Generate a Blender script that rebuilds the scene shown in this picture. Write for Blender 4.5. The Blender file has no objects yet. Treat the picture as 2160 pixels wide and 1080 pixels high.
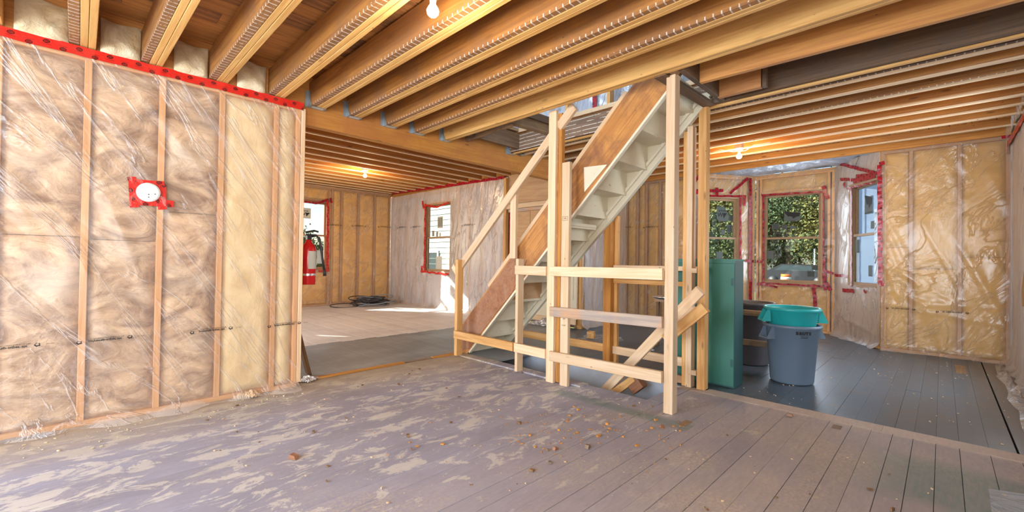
import bpy, math, random
import numpy as np
from mathutils import Vector, Matrix
random.seed(7); rng = np.random.default_rng(11)
C = bpy.context.scene.collection
SC = bpy.context.scene

# ------------------------------------------------------------------ camera
FPX = 917.887; YAW = .7799125; PIT = .01182879; ROL = .01375271; CH = 1.15
_cy, _sy, _cp, _sp, _cr, _sr = math.cos(YAW), math.sin(YAW), math.cos(PIT), math.sin(PIT), math.cos(ROL), math.sin(ROL)
Fv = np.array([_cy*_cp, _sy*_cp, _sp]); R0 = np.array([_sy, -_cy, 0.]); U0 = np.cross(R0, Fv)
Rv = _cr*R0+_sr*U0; Uv = -_sr*R0+_cr*U0; CP = np.array([0, 0, CH])
cam_data = bpy.data.cameras.new('camera'); cam = bpy.data.objects.new('camera', cam_data); C.objects.link(cam)
cam_data.sensor_width = 36; cam_data.sensor_fit = 'HORIZONTAL'; cam_data.lens = FPX/2160*36; cam_data.clip_start = .02; cam_data.clip_end = 300
cam.matrix_world = Matrix(((Rv[0], Uv[0], -Fv[0], 0), (Rv[1], Uv[1], -Fv[1], 0), (Rv[2], Uv[2], -Fv[2], CH), (0, 0, 0, 1)))
SC.camera = cam

# ------------------------------------------------------------------ world, sun, daylight, exposure
SUN_DIR = Vector((-1.2, 1.6, 1.0)).normalized()
w = bpy.data.worlds.new('world'); SC.world = w; w.use_nodes = True
nt = w.node_tree; nt.nodes.clear()
sky = nt.nodes.new('ShaderNodeTexSky'); sky.sky_type = 'NISHITA'; sky.sun_disc = False
sky.sun_elevation = math.asin(SUN_DIR.z); sky.sun_rotation = math.atan2(SUN_DIR.x, SUN_DIR.y); sky.dust_density = 1.5
bg = nt.nodes.new('ShaderNodeBackground'); bg.inputs[1].default_value = .17
wo = nt.nodes.new('ShaderNodeOutputWorld'); nt.links.new(sky.outputs[0], bg.inputs[0]); nt.links.new(bg.outputs[0], wo.inputs[0])
sl = bpy.data.lights.new('sun', 'SUN'); sl.energy = 11; sl.angle = .009; sl.color = (1, .93, .8)
so = bpy.data.objects.new('sun', sl); C.objects.link(so); so.rotation_euler = SUN_DIR.to_track_quat('Z', 'Y').to_euler()
def area(name, loc, d, sx, sy, e, col=(1, 1, 1)):
    l = bpy.data.lights.new(name, 'AREA'); l.shape = 'RECTANGLE'; l.size = sx; l.size_y = sy; l.energy = e; l.color = col
    o = bpy.data.objects.new(name, l); C.objects.link(o); o.location = loc
    o.rotation_euler = (-Vector(d)).to_track_quat('Z', 'Y').to_euler(); return o
# added area lamps for daylight fill, all but the bay one out of view
DAY = (.74, .86, 1.0)
area('window_daylight', (-2.72, 1.2, 1.45), (1, .1, 0), 1.7, 1.5, 120, DAY)
area('window_daylight', (-2.72, 3.2, 1.45), (1, -.1, 0), 1.1, 1.5, 75, DAY)
area('window_daylight', (-.9, -.50, 1.5), (.3, 1, 0), 1.4, 1.4, 75, (1, .95, .88))
area('window_daylight', (-.42, 7.4, 1.5), (1, 0, -.1), 2.2, 1.5, 95, (1, .97, .93))
area('window_daylight', (8.88, 1.9, 1.65), (-1, 0, 0), .9, 1.6, 16, (.72, .86, 1))
area('window_daylight', (5.9, -.5, 1.5), (0, 1, 0), 1.2, 1.4, 34, (.85, .93, 1))
area('window_daylight', (2.2, 3, 4.6), (1, 0, -.2), 1.6, 1.4, 60, (.75, .88, 1))
vs = SC.view_settings; vs.view_transform = 'Standard'; vs.look = 'None'; vs.gamma = 1; vs.exposure = .62; vs.use_curve_mapping = False

# ------------------------------------------------------------------ pixel -> point on a real plane
def ray(u, v): return Rv*(u-1080)/FPX+Uv*(540-v)/FPX+Fv
def fz(u, v, z=0.): d = ray(u, v); return d*((z-CH)/d[2])+CP
def fx(u, v, x): d = ray(u, v); return d*(x/d[0])+CP
def fy(u, v, y): d = ray(u, v); return d*(y/d[1])+CP
def fpl(u, v, a, b, c):  # plane z = a + b x + c y
    d = ray(u, v); t = (a-CH)/(d[2]-b*d[0]-c*d[1]); return d*t+CP

# ------------------------------------------------------------------ node helpers
class NT:
    def __init__(s, name):
        s.m = bpy.data.materials.new(name); s.m.use_nodes = True; s.t = s.m.node_tree; s.t.nodes.clear()
        s.out = s.t.nodes.new('ShaderNodeOutputMaterial')
    def n(s, typ, ins=None, **kw):
        nd = s.t.nodes.new('ShaderNode'+typ)
        for k, v in kw.items(): setattr(nd, k, v)
        for k, v in (ins or {}).items():
            if isinstance(v, bpy.types.NodeSocket): s.t.links.new(v, nd.inputs[k])
            else: nd.inputs[k].default_value = v
        return nd
    def math(s, op, a, b=0., c=0.):
        return s.n('Math', {0: a, 1: b, 2: c}, operation=op).outputs[0]
    def vm(s, op, a, b):
        return s.n('VectorMath', {0: a, 1: b}, operation=op).outputs[0]
    def ramp(s, f, *st, interp='LINEAR'):
        r = s.n('ValToRGB', {0: f}); cr = r.color_ramp; cr.interpolation = interp
        while len(cr.elements) < len(st): cr.elements.new(.5)
        for e, (p, c) in zip(cr.elements, st):
            e.position = p; e.color = (c, c, c, 1) if isinstance(c, (int, float)) else (*c, 1)
        return r.outputs[0]
    def mix(s, f, a, b, bt='MIX'):
        a = (*a, 1) if isinstance(a, tuple) and len(a) == 3 else a; b = (*b, 1) if isinstance(b, tuple) and len(b) == 3 else b
        r = s.n('Mix', {0: f, 6: a, 7: b}, data_type='RGBA', blend_type=bt); return r.outputs[2]
    def noise(s, vec, scale, detail=3., rough=.55, dist=0., col=False):
        r = s.n('TexNoise', {'Vector': vec, 'Scale': scale, 'Detail': detail, 'Roughness': rough, 'Distortion': dist}); return r.outputs[1 if col else 0]
    def bump(s, h, st=.2, dist=.01): return s.n('Bump', {'Height': h, 'Strength': st, 'Distance': dist}).outputs[0]
    def pb(s, col, rough=.6, nrm=None, **kw):
        ins = {'Base Color': (*col, 1) if isinstance(col, tuple) and len(col) == 3 else col, 'Roughness': rough}
        if nrm is not None: ins['Normal'] = nrm
        ins.update(kw); p = s.n('BsdfPrincipled', ins); s.t.links.new(p.outputs[0], s.out.inputs[0]); return s.m
    def obj(s, sc=(1, 1, 1), rnd=True):
        tc = s.n('TexCoord').outputs['Object']; v = s.vm('MULTIPLY', tc, sc)
        if rnd:
            r = s.n('ObjectInfo').outputs['Random']; v = s.vm('ADD', v, s.n('CombineXYZ', {0: s.math('MULTIPLY', r, 37.), 1: s.math('MULTIPLY', r, 91.), 2: s.math('MULTIPLY', r, 53.)}).outputs[0])
        return v
    def pos(s): return s.n('NewGeometry').outputs['Position']

def plain(name, col, rough=.5, var=.06, scale=6, metal=0., bump=0.):
    t = NT(name); v = t.obj(); n = t.noise(v, scale, 4)
    c = t.mix(n, tuple(max(0, x*(1-var*2)) for x in col), tuple(min(1, x*(1+var*2)) for x in col))
    return t.pb(c, rough, t.bump(n, bump) if bump else None, Metallic=metal)

def wood(name, light, dark, rough=.62, knots=.5, stain=None, lath=False, grain=1.):
    t = NT(name); v0 = t.obj((1, 1, 1)); v = t.vm('MULTIPLY', v0, (1.1, 22*grain, 22*grain))
    g = t.noise(v, 1.6, 5, .6, .8); g2 = t.noise(t.vm('MULTIPLY', v0, (.8, 5, 5)), 1.5, 3)
    c = t.mix(t.ramp(g, (.38, 0.), (.62, 1.)), dark, light)
    rv = t.n('ObjectInfo').outputs['Random']
    c = t.mix(t.math('MULTIPLY', g2, .5), c, tuple(x*.6 for x in dark))
    c = t.mix(1., c, t.ramp(rv, (0., .86), (1., 1.08)), 'MULTIPLY')
    if stain:
        s = t.noise(v0, 2.6, 5, .7, .5); c = t.mix(t.ramp(s, (.42, 0.), (.66, .85)), c, stain)
    if knots:
        vo = t.n('TexVoronoi', {'Vector': t.vm('MULTIPLY', v0, (2.6, 9, 9)), 'Scale': 1.}, feature='F1').outputs['Distance']
        c = t.mix(t.ramp(vo, (.05, knots), (.13, .0)), c, tuple(x*.28 for x in dark))
        # nail heads
        vn = t.n('TexVoronoi', {'Vector': t.vm('MULTIPLY', v0, (5, 14, 14)), 'Scale': 1.}, feature='F1').outputs['Distance']
        c = t.mix(t.ramp(vn, (.04, .8), (.06, 0.)), c, (.05, .03, .02))
    if lath:  # white plaster keys left by the old lath across the joist's lower edge
        oc = t.n('TexCoord').outputs['Object']; sx = t.n('SeparateXYZ', {0: oc}); x = sx.outputs[0]; z = sx.outputs[1]
        f = t.math('FRACT', t.math('MULTIPLY', x, 21.)); ln = t.math('LESS_THAN', f, .17)
        if lath == 1: ed = t.math('LESS_THAN', z, -.092)
        else: ed = t.math('GREATER_THAN', t.noise(t.vm('MULTIPLY', oc, (3, 9, 9)), 1., 2), .40)
        if lath == 2:
            f = t.math('FRACT', t.math('ADD', t.math('MULTIPLY', z, 22.), t.math('MULTIPLY', t.noise(oc, 3.), .4))); ln = t.math('LESS_THAN', f, .16)
        br = t.math('GREATER_THAN', t.noise(t.vm('MULTIPLY', v0, (60, 60, 60)), 1., 2), .40)
        m = t.math('MULTIPLY', t.math('MULTIPLY', ln, ed), br)
        dk = t.math('MULTIPLY', ed, .3)
        c = t.mix(dk, c, (.16, .09, .05)); c = t.mix(t.math('MULTIPLY', m, .62), c, (.80, .74, .66))
    return t.pb(c, rough, t.bump(g, .25, .004))

M = {}
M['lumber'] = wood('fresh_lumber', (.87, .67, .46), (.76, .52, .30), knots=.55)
M['lumber_warm'] = wood('warm_lumber', (.84, .49, .19), (.64, .32, .09), knots=.6)
M['lumber_orange'] = wood('orange_lumber', (.72, .33, .065), (.50, .20, .035), knots=.7)
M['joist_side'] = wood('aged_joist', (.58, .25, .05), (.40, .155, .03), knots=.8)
M['beam'] = wood('beam_wood', (.72, .33, .06), (.54, .22, .04), knots=.8, stain=(.40, .15, .04))
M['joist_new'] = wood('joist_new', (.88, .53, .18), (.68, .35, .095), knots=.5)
M['joist_old'] = wood('joist_old', (.52, .225, .045), (.29, .115, .026), knots=.3, stain=(.26, .12, .045), lath=1)
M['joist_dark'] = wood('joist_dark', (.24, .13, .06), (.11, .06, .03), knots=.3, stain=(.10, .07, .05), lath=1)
M['old_dark'] = wood('old_dark_lumber', (.24, .13, .06), (.11, .06, .03), knots=.3, stain=(.10, .07, .05))
M['trimmer_lath'] = wood('trimmer_lath', (.26, .15, .09), (.13, .075, .045), knots=0, lath=2)
M['subfloor_old'] = wood('subfloor_old', (.60, .27, .08), (.28, .11, .035), knots=.4, stain=(.14, .07, .035))
M['subfloor_mid'] = wood('subfloor_mid', (.68, .32, .08), (.46, .19, .05), knots=.4)
M['stringer'] = wood('stringer_wood', (.66, .31, .075), (.42, .17, .04), knots=.5, stain=(.20, .08, .035))
M['stringer_red'] = wood('stringer_red', (.40, .17, .07), (.26, .10, .045), knots=.3, stain=(.35, .20, .13))
M['weathered'] = wood('weathered_board', (.62, .48, .36), (.40, .33, .29), knots=.5, stain=(.62, .30, .11))
M['ply'] = wood('plywood', (.66, .43, .24), (.54, .32, .16), knots=.35, grain=.3)
M['ply_orange'] = wood('plywood_orange', (.58, .27, .09), (.42, .17, .05), knots=.3, grain=.4)
M['darkboard'] = wood('dark_board', (.28, .15, .06), (.14, .07, .03), knots=.3)
M['dirty_board'] = wood('dirty_board', (.42, .27, .14), (.22, .13, .07), knots=.2, stain=(.12, .08, .05))
M['windowwood'] = wood('window_wood', (.52, .35, .21), (.42, .27, .15), knots=0)
M['windowwood_red'] = wood('window_wood_red', (.46, .22, .12), (.36, .16, .08), knots=0)

def cream_paint():
    t = NT('cream_paint'); v = t.obj(); n = t.noise(v, 5, 5, .6); p = t.noise(t.vm('MULTIPLY', v, (1, 3, 3)), 9, 4, .7)
    c = t.mix(n, (.66, .60, .44), (.80, .74, .58)); c = t.mix(t.ramp(p, (.66, 0.), (.70, .8)), c, (.36, .30, .22))
    return t.pb(c, .45, t.bump(p, .15, .004))
M['cream'] = cream_paint()
M['greywhite'] = plain('grey_white_paint', (.42, .46, .52), .6, .12, 5, bump=.2)
def worn(name, col, chip, lo=.62, hi=.66, rough=.5, sc=3., stretch=(1, 1, 1)):
    t = NT(name); v = t.obj(stretch); n = t.noise(v, sc, 6, .65, .3); k = t.noise(v, sc*.5, 3)
    c = t.mix(k, tuple(x*.75 for x in col), tuple(min(1, x*1.2) for x in col)); c = t.mix(t.ramp(n, (lo, 0.), (hi, 1.)), c, chip)
    return t.pb(c, rough, t.bump(n, .15, .004))
M['green_paint'] = worn('green_paint', (.035, .175, .13), (.20, .09, .05), .72, .75)
M['green_dark'] = worn('dark_green_paint', (.02, .085, .085), (.16, .08, .05), .66, .70)
M['teal'] = worn('teal_plastic', (.02, .38, .38), (.34, .46, .42), .60, .72, .38)
M['bin_grey'] = worn('grey_plastic', (.145, .20, .265), (.36, .38, .38), .66, .74, .42)
M['bin_dark'] = plain('dark_bin_plastic', (.085, .078, .085), .45, .1)
M['red_metal'] = plain('red_enamel', (.62, .012, .015), .22)
M['black'] = plain('black_rubber', (.022, .022, .024), .5)
M['cable'] = plain('black_cable', (.03, .03, .032), .38)
M['cable_grey'] = plain('grey_cable', (.25, .29, .34), .45)
M['white_pl'] = plain('white_plastic', (.74, .74, .72), .4)
M['paper'] = plain('sticker_paper', (.56, .58, .52), .7)
M['paper_dark'] = plain('sticker_backlit', (.105, .13, .125), .7)  # sticker paper darkened as if backlit, the shade is in the colour
M['ink'] = plain('ink', (.014, .013, .013), .7, 0)
M['galv'] = plain('galvanised_steel', (.42, .49, .53), .38, .15, 18, metal=.75)
M['steel'] = plain('bright_steel', (.72, .74, .76), .25, .05, metal=.9)
M['dark'] = plain('dark_void', (.02, .018, .016), .9)
M['foil'] = plain('silver_foil', (.7, .72, .75), .28, .1, metal=.8, bump=.6)
M['sheath'] = plain('wall_sheathing', (.33, .22, .12), .8)
M['siding'] = plain('house_siding', (.34, .37, .34), .7, .02)
M['siding_blue'] = plain('shaded_siding', (.035, .065, .13), .7, .02)  # the building's shade is put into a darker, bluer siding colour
M['grass'] = plain('grass', (.14, .17, .06), .9, .3, 1)
M['asphalt'] = plain('asphalt', (.05, .05, .054), .9, .1, 2)
M['bark'] = plain('bark', (.16, .12, .09), .9, .2)
M['car'] = plain('car_paint', (.010, .013, .018), .5, .02)
M['carglass'] = plain('car_glass', (.04, .06, .065), .3)
M['orange'] = plain('orange_plastic', (.85, .18, .02), .4)
M['white_refl'] = plain('white_band', (.8, .8, .78), .4)
M['tail'] = plain('tail_lamp', (.7, .02, .03), .3)
for i, c in enumerate([(.05, .085, .03), (.09, .13, .035), (.17, .17, .04)]): M['leaf%d' % i] = plain('leaves_%s' % 'abc'[i], c, .7, .2, 3)

def batt(name, light, dark, sc, stretch, bs=.6, third=None):
    t = NT(name); v = t.obj(stretch); n = t.noise(v, sc, 7, .62, 1.4); n2 = t.noise(v, sc*4, 5, .6, .8)
    c = t.mix(t.ramp(n, (.37, 0.), (.61, 1.)), dark, light)
    if third: c = t.mix(t.ramp(t.noise(v, sc*.45, 4), (.5, 0.), (.68, .7)), c, third)
    c = t.mix(t.math('MULTIPLY', n2, .35), c, tuple(x*.6 for x in dark))
    h = t.math('ADD', n, t.math('MULTIPLY', n2, .4))
    return t.pb(c, .95, t.bump(h, bs, .03))
M['batt_brown'] = batt('brown_fibre_batt', (.70, .49, .30), (.25, .13, .06), 3.2, (1, 1, 1.7), 1., (.66, .54, .40))
M['foam'] = batt('cream_foam', (.74, .57, .32), (.64, .46, .23), 3.5, (1, 1, .7), .5)
M['batt_yellow'] = batt('yellow_batt', (.68, .42, .14), (.58, .345, .10), 2.5, (1, 1, 1.4), .25)
M['stud_left'] = wood('studs_under_left_sheet', (.78, .42, .17), (.62, .30, .10), knots=.4)
M['stud_dim'] = wood('studs_behind_plastic', (.56, .32, .16), (.46, .25, .12), knots=.3)
M['batt_amber'] = batt('amber_batt', (.78, .47, .15), (.64, .36, .105), 2.5, (1, 1, 1.4), .25)
M['batt_white'] = batt('pale_backing', (.68, .61, .61), (.57, .50, .51), 2, (1, 1, .5), .25)
M['batt_blue'] = batt('blue_backing', (.42, .55, .78), (.30, .42, .66), 2, (1, 1, .5), .25)
M['foam_rim'] = batt('rim_foam', (.76, .66, .46), (.62, .48, .28), 5, (1, 1, 1), .8)

def plastic(name, opac, tint=(.86, .84, .84), crease=(2.6, 2.6, 1.1), rot=.6, gl=.4, cst=.6, rough=.25, fine=.25, var=.14):
    t = NT(name); tc = t.n('TexCoord').outputs['Object']
    mp = t.n('Mapping', {'Vector': tc, 'Rotation': (0, rot, 0)}).outputs[0]; v = t.vm('MULTIPLY', mp, crease)
    n1 = t.noise(v, 1.3, 5, .55, 1.1)
    r1 = t.math('ABSOLUTE', t.math('SUBTRACT', n1, .5))             # sharp folds along the noise's level line
    fold = t.ramp(r1, (0., 1.), (.028, 0.))
    n2 = t.noise(t.vm('MULTIPLY', tc, (7, 7, 5)), 1.4, 4, .5, .9); r2 = t.math('ABSOLUTE', t.math('SUBTRACT', n2, .5)); fold2 = t.ramp(r2, (0., 1.), (.05, 0.))
    patch = t.ramp(t.noise(tc, 1.1, 2), (.52, 0.), (.68, 1.))
    h = t.math('ADD', t.math('MULTIPLY', fold, .8), t.math('MULTIPLY', t.math('MULTIPLY', fold2, patch), fine)); h = t.math('ADD', h, t.math('MULTIPLY', n1, 1.5))
    b = t.bump(h, cst, .02)
    dif = t.n('BsdfDiffuse', {'Color': (*tint, 1), 'Normal': b}).outputs[0]; g = t.n('BsdfGlossy', {'Color': (1, 1, 1, 1), 'Roughness': rough, 'Normal': b}).outputs[0]
    tl = t.n('BsdfTranslucent', {'Color': (*tint, 1), 'Normal': b}).outputs[0]
    m0 = t.n('MixShader', {0: .35, 1: dif, 2: tl}).outputs[0]
    m1 = t.n('MixShader', {0: gl, 1: m0, 2: g}).outputs[0]; tr = t.n('BsdfTransparent', {'Color': (1, .985, .96, 1)}).outputs[0]
    lw = t.n('LayerWeight', {'Blend': .35, 'Normal': b}).outputs['Fresnel']
    f = t.math('ADD', opac, t.math('MULTIPLY', fold, .10)); f = t.math('ADD', f, t.math('MULTIPLY', t.math('MULTIPLY', fold2, patch), .10)); f = t.math('ADD', f, t.math('MULTIPLY', lw, .30))
    f = t.math('ADD', f, t.math('MULTIPLY', t.math('SUBTRACT', t.noise(v, .8, 3), .5), var)); f = t.n('Clamp', {0: f}).outputs[0]
    ms = t.n('MixShader', {0: f, 1: tr, 2: m1}).outputs[0]; t.t.links.new(ms, t.out.inputs[0]); return t.m
M['poly'] = plastic('clear_poly_sheet', .10)
M['poly_wall'] = plastic('poly_sheet_left_wall', .14, (.90, .84, .80), rot=-.62, crease=(3.0, 2, .5), gl=.20, rough=.33, cst=.6, fine=.12)
M['poly_silver'] = plastic('silvery_poly_sheet', .42, (.74, .74, .78), (4, 4, .8), .15, .25, .8, .28, .4)
M['poly_floor'] = plastic('loose_poly_sheet', .34, (.60, .62, .66), (4, 2, 3), .2, .55, 1.)
M['poly_flat'] = plastic('flat_poly_sheet', .42, (.50, .54, .60), (2, 2, 2), .2, .08, .25, .35, .1)
M['poly_dark'] = plastic('dark_poly_strip', .7, (.08, .08, .085), gl=.35)

def glass():
    t = NT('window_glass'); fr = t.n('LayerWeight', {'Blend': .5}).outputs['Facing']
    f = t.math('MULTIPLY_ADD', t.math('POWER', fr, 4.), .14, .03)
    ms = t.n('MixShader', {0: f, 1: t.n('BsdfTransparent', {'Color': (.90, .95, .97, 1)}).outputs[0], 2: t.n('BsdfGlossy', {'Roughness': .02}).outputs[0]})
    t.t.links.new(ms.outputs[0], t.out.inputs[0]); return t.m
M['glass'] = glass()

def tape_mat(name, col):
    t = NT(name); uv = t.n('UVMap').outputs[0]; s = t.n('SeparateXYZ', {0: uv}); u, v = s.outputs[0], s.outputs[1]
    def oval(off, vc):
        a = t.math('MULTIPLY', t.math('SUBTRACT', t.math('FRACT', t.math('ADD', t.math('DIVIDE', u, .15), off)), .5), .15)
        e = t.math('ADD', t.math('POWER', t.math('DIVIDE', a, .0165), 2.), t.math('POWER', t.math('DIVIDE', t.math('SUBTRACT', v, vc), .0125), 2.))
        ins = t.math('LESS_THAN', e, 1.); st = t.math('LESS_THAN', t.math('ABSOLUTE', t.math('SUBTRACT', t.math('ABSOLUTE', t.math('SUBTRACT', v, vc)), .004)), .0012)
        st = t.math('MULTIPLY', st, t.math('LESS_THAN', e, .6)); return t.math('MULTIPLY', ins, t.math('SUBTRACT', 1., st))
    def dash(off, vc):
        a = t.math('MULTIPLY', t.math('SUBTRACT', t.math('FRACT', t.math('ADD', t.math('DIVIDE', u, .15), off)), .5), .15)
        k = t.math('LESS_THAN', t.math('ABSOLUTE', a), .022); q = t.math('LESS_THAN', t.math('ABSOLUTE', t.math('SUBTRACT', v, vc)), .0016)
        l = t.math('LESS_THAN', t.math('FRACT', t.math('MULTIPLY', u, 260.)), .6); return t.math('MULTIPLY', t.math('MULTIPLY', k, q), l)
    m = t.math('MAXIMUM', t.math('MAXIMUM', oval(0., .041), oval(.5, .012)), t.math('MAXIMUM', dash(.0, .022), dash(.5, .030)))
    n = t.noise(t.obj(), 22, 4, .6, .5); c = t.mix(n, tuple(x*.8 for x in col), tuple(min(1, x*1.2) for x in col)); c = t.mix(t.math('MULTIPLY', m, .93), c, (.012, .008, .008))
    return t.pb(c, .22, t.bump(n, .5, .006))
M['tape'] = tape_mat('red_sheathing_tape', (.58, .022, .014)); M['tape2'] = tape_mat('crimson_sheathing_tape', (.36, .008, .022))

def floor_mats():
    def base(name, kind):
        t = NT(name); p = t.pos(); sx = t.n('SeparateXYZ', {0: p}); X, Y = sx.outputs[0], sx.outputs[1]
        fine = t.noise(t.vm('MULTIPLY', p, (10, 46, 1)), 1., 5, .65); spec = t.noise(p, 60, 3, .7); big = t.noise(t.vm('MULTIPLY', p, (.9, 1.8, 1)), 1.1, 6, .62, .4)
        rv = t.n('ObjectInfo').outputs['Random']
        if kind == 'main':
            pt = t.noise(t.vm('MULTIPLY', p, (2.4, 4.6, 1)), 1.5, 9, .74, .6)
            c = t.mix(fine, (.19, .175, .215), (.33, .315, .375)); c = t.mix(t.ramp(big, (.35, 0.), (.7, .6)), c, (.37, .365, .445))
            # worn to bare cream where the paint has lifted; less towards the right of the room
            wy = t.n('MapRange', {0: Y, 1: .9, 2: 2.6, 3: -.085, 4: .02}).outputs[0]
            wp = t.ramp(t.math('ADD', pt, wy), (.535, 0.), (.565, .9)); cream = t.mix(fine, (.44, .405, .375), (.60, .565, .525)); c = t.mix(wp, c, cream)
            # tan dusty ground on the right
            ry = t.n('MapRange', {0: Y, 1: .8, 2: 2.1, 3: .75, 4: 0.}).outputs[0]; c = t.mix(t.math('MULTIPLY', ry, t.ramp(big, (.25, .5), (.6, 1.))), c, t.mix(fine, (.25, .19, .155), (.44, .35, .295)))
            # sawdust
            sd = t.math('MULTIPLY', t.ramp(t.noise(p, 1.6, 4, .6), (.45, 0.), (.62, .6)), t.ramp(spec, (.45, 0.), (.6, 1.))); sy = t.n('MapRange', {0: Y, 1: 1.6, 2: 2.3, 3: 1., 4: .35}).outputs[0]
            c = t.mix(t.math('MULTIPLY', sd, sy), c, (.52, .40, .25))
            # old green paint: a stripe beside the stair well and patches at the right
            d = t.math('ABSOLUTE', t.math('SUBTRACT', X, 3.06)); g1 = t.math('MULTIPLY', t.ramp(d, (.04, .7), (.10, 0.)), t.math('MULTIPLY', t.math('LESS_THAN', Y, 2.45), t.math('GREATER_THAN', Y, 1.25)))
            g2 = t.math('MULTIPLY', t.ramp(t.math('ABSOLUTE', t.math('SUBTRACT', X, t.math('MULTIPLY_ADD', t.noise(p, 2., 2), .5, 3.0))), (.25, .75), (.42, 0.)), t.ramp(Y, (.10, 1.), (.42, 0.)))
            c = t.mix(t.math('MULTIPLY', t.math('MAXIMUM', g1, g2), t.ramp(fine, (.3, .4), (.6, 1.))), c, (.12, .185, .155))
            # pale bare strip where a partition stood
            st = t.math('MULTIPLY', t.ramp(t.math('ABSOLUTE', t.math('SUBTRACT', X, 4.06)), (.085, .9), (.12, 0.)), t.math('LESS_THAN', Y, 1.8)); c = t.mix(st, c, t.mix(fine, (.36, .27, .22), (.55, .44, .37)))
            # amber dust at the foot of the left wall
            ay = t.ramp(t.math('ADD', t.math('MULTIPLY', Y, .2), t.math('MULTIPLY', big, .08)), (.72, 0.), (.86, .75)); c = t.mix(ay, c, t.mix(fine, (.30, .21, .11), (.48, .37, .22)))
            rough = .62
        elif kind == 'blue':
            pt = t.noise(t.vm('MULTIPLY', p, (4, 1.2, 1)), 2., 6, .65, .4)
            c = t.mix(t.noise(t.vm('MULTIPLY', p, (50, 8, 1)), 1., 5, .65), (.038, .050, .064), (.105, .135, .165)); c = t.mix(t.ramp(big, (.35, 0.), (.7, .7)), c, (.085, .135, .19))
            c = t.mix(t.ramp(pt, (.53, 0.), (.68, .6)), c, (.13, .10, .08)); c = t.mix(t.ramp(spec, (.66, 0.), (.70, .6)), c, (.028, .026, .025))
            yy = t.ramp(t.math('ADD', t.math('MULTIPLY', Y, -1.), t.math('MULTIPLY', big, .3)), (.30, 0.), (.62, .6)); c = t.mix(yy, c, (.20, .145, .09)); rough = .36
        elif kind == 'grey':
            c = t.mix(fine, (.13, .14, .14), (.25, .265, .265)); c = t.mix(t.ramp(big, (.42, 0.), (.65, .7)), c, (.30, .33, .36)); c = t.mix(t.ramp(t.noise(p, 2.2, 6, .7), (.60, 0.), (.68, .6)), c, (.34, .27, .20)); rough = .5
        elif kind == 'pale':
            f2 = t.noise(t.vm('MULTIPLY', p, (30, 6, 1)), 1., 5, .65); c = t.mix(f2, (.54, .51, .50), (.80, .77, .75)); c = t.mix(t.ramp(big, (.45, 0.), (.75, .5)), c, (.40, .37, .36)); rough = .6
        c = t.mix(1., c, t.ramp(rv, (0., .92), (1., 1.04)), 'MULTIPLY')
        c = t.mix(t.ramp(spec, (.70, 0.), (.74, .6)), c, (.55, .48, .40) if kind != 'blue' else (.3, .26, .2))
        return t.pb(c, rough, t.bump(t.math('ADD', fine, t.math('MULTIPLY', spec, .5)), .22, .003))
    for k in ('main', 'blue', 'grey', 'pale'): M['floor_'+k] = base('floor_%s_paint' % k, k)
floor_mats()

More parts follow.
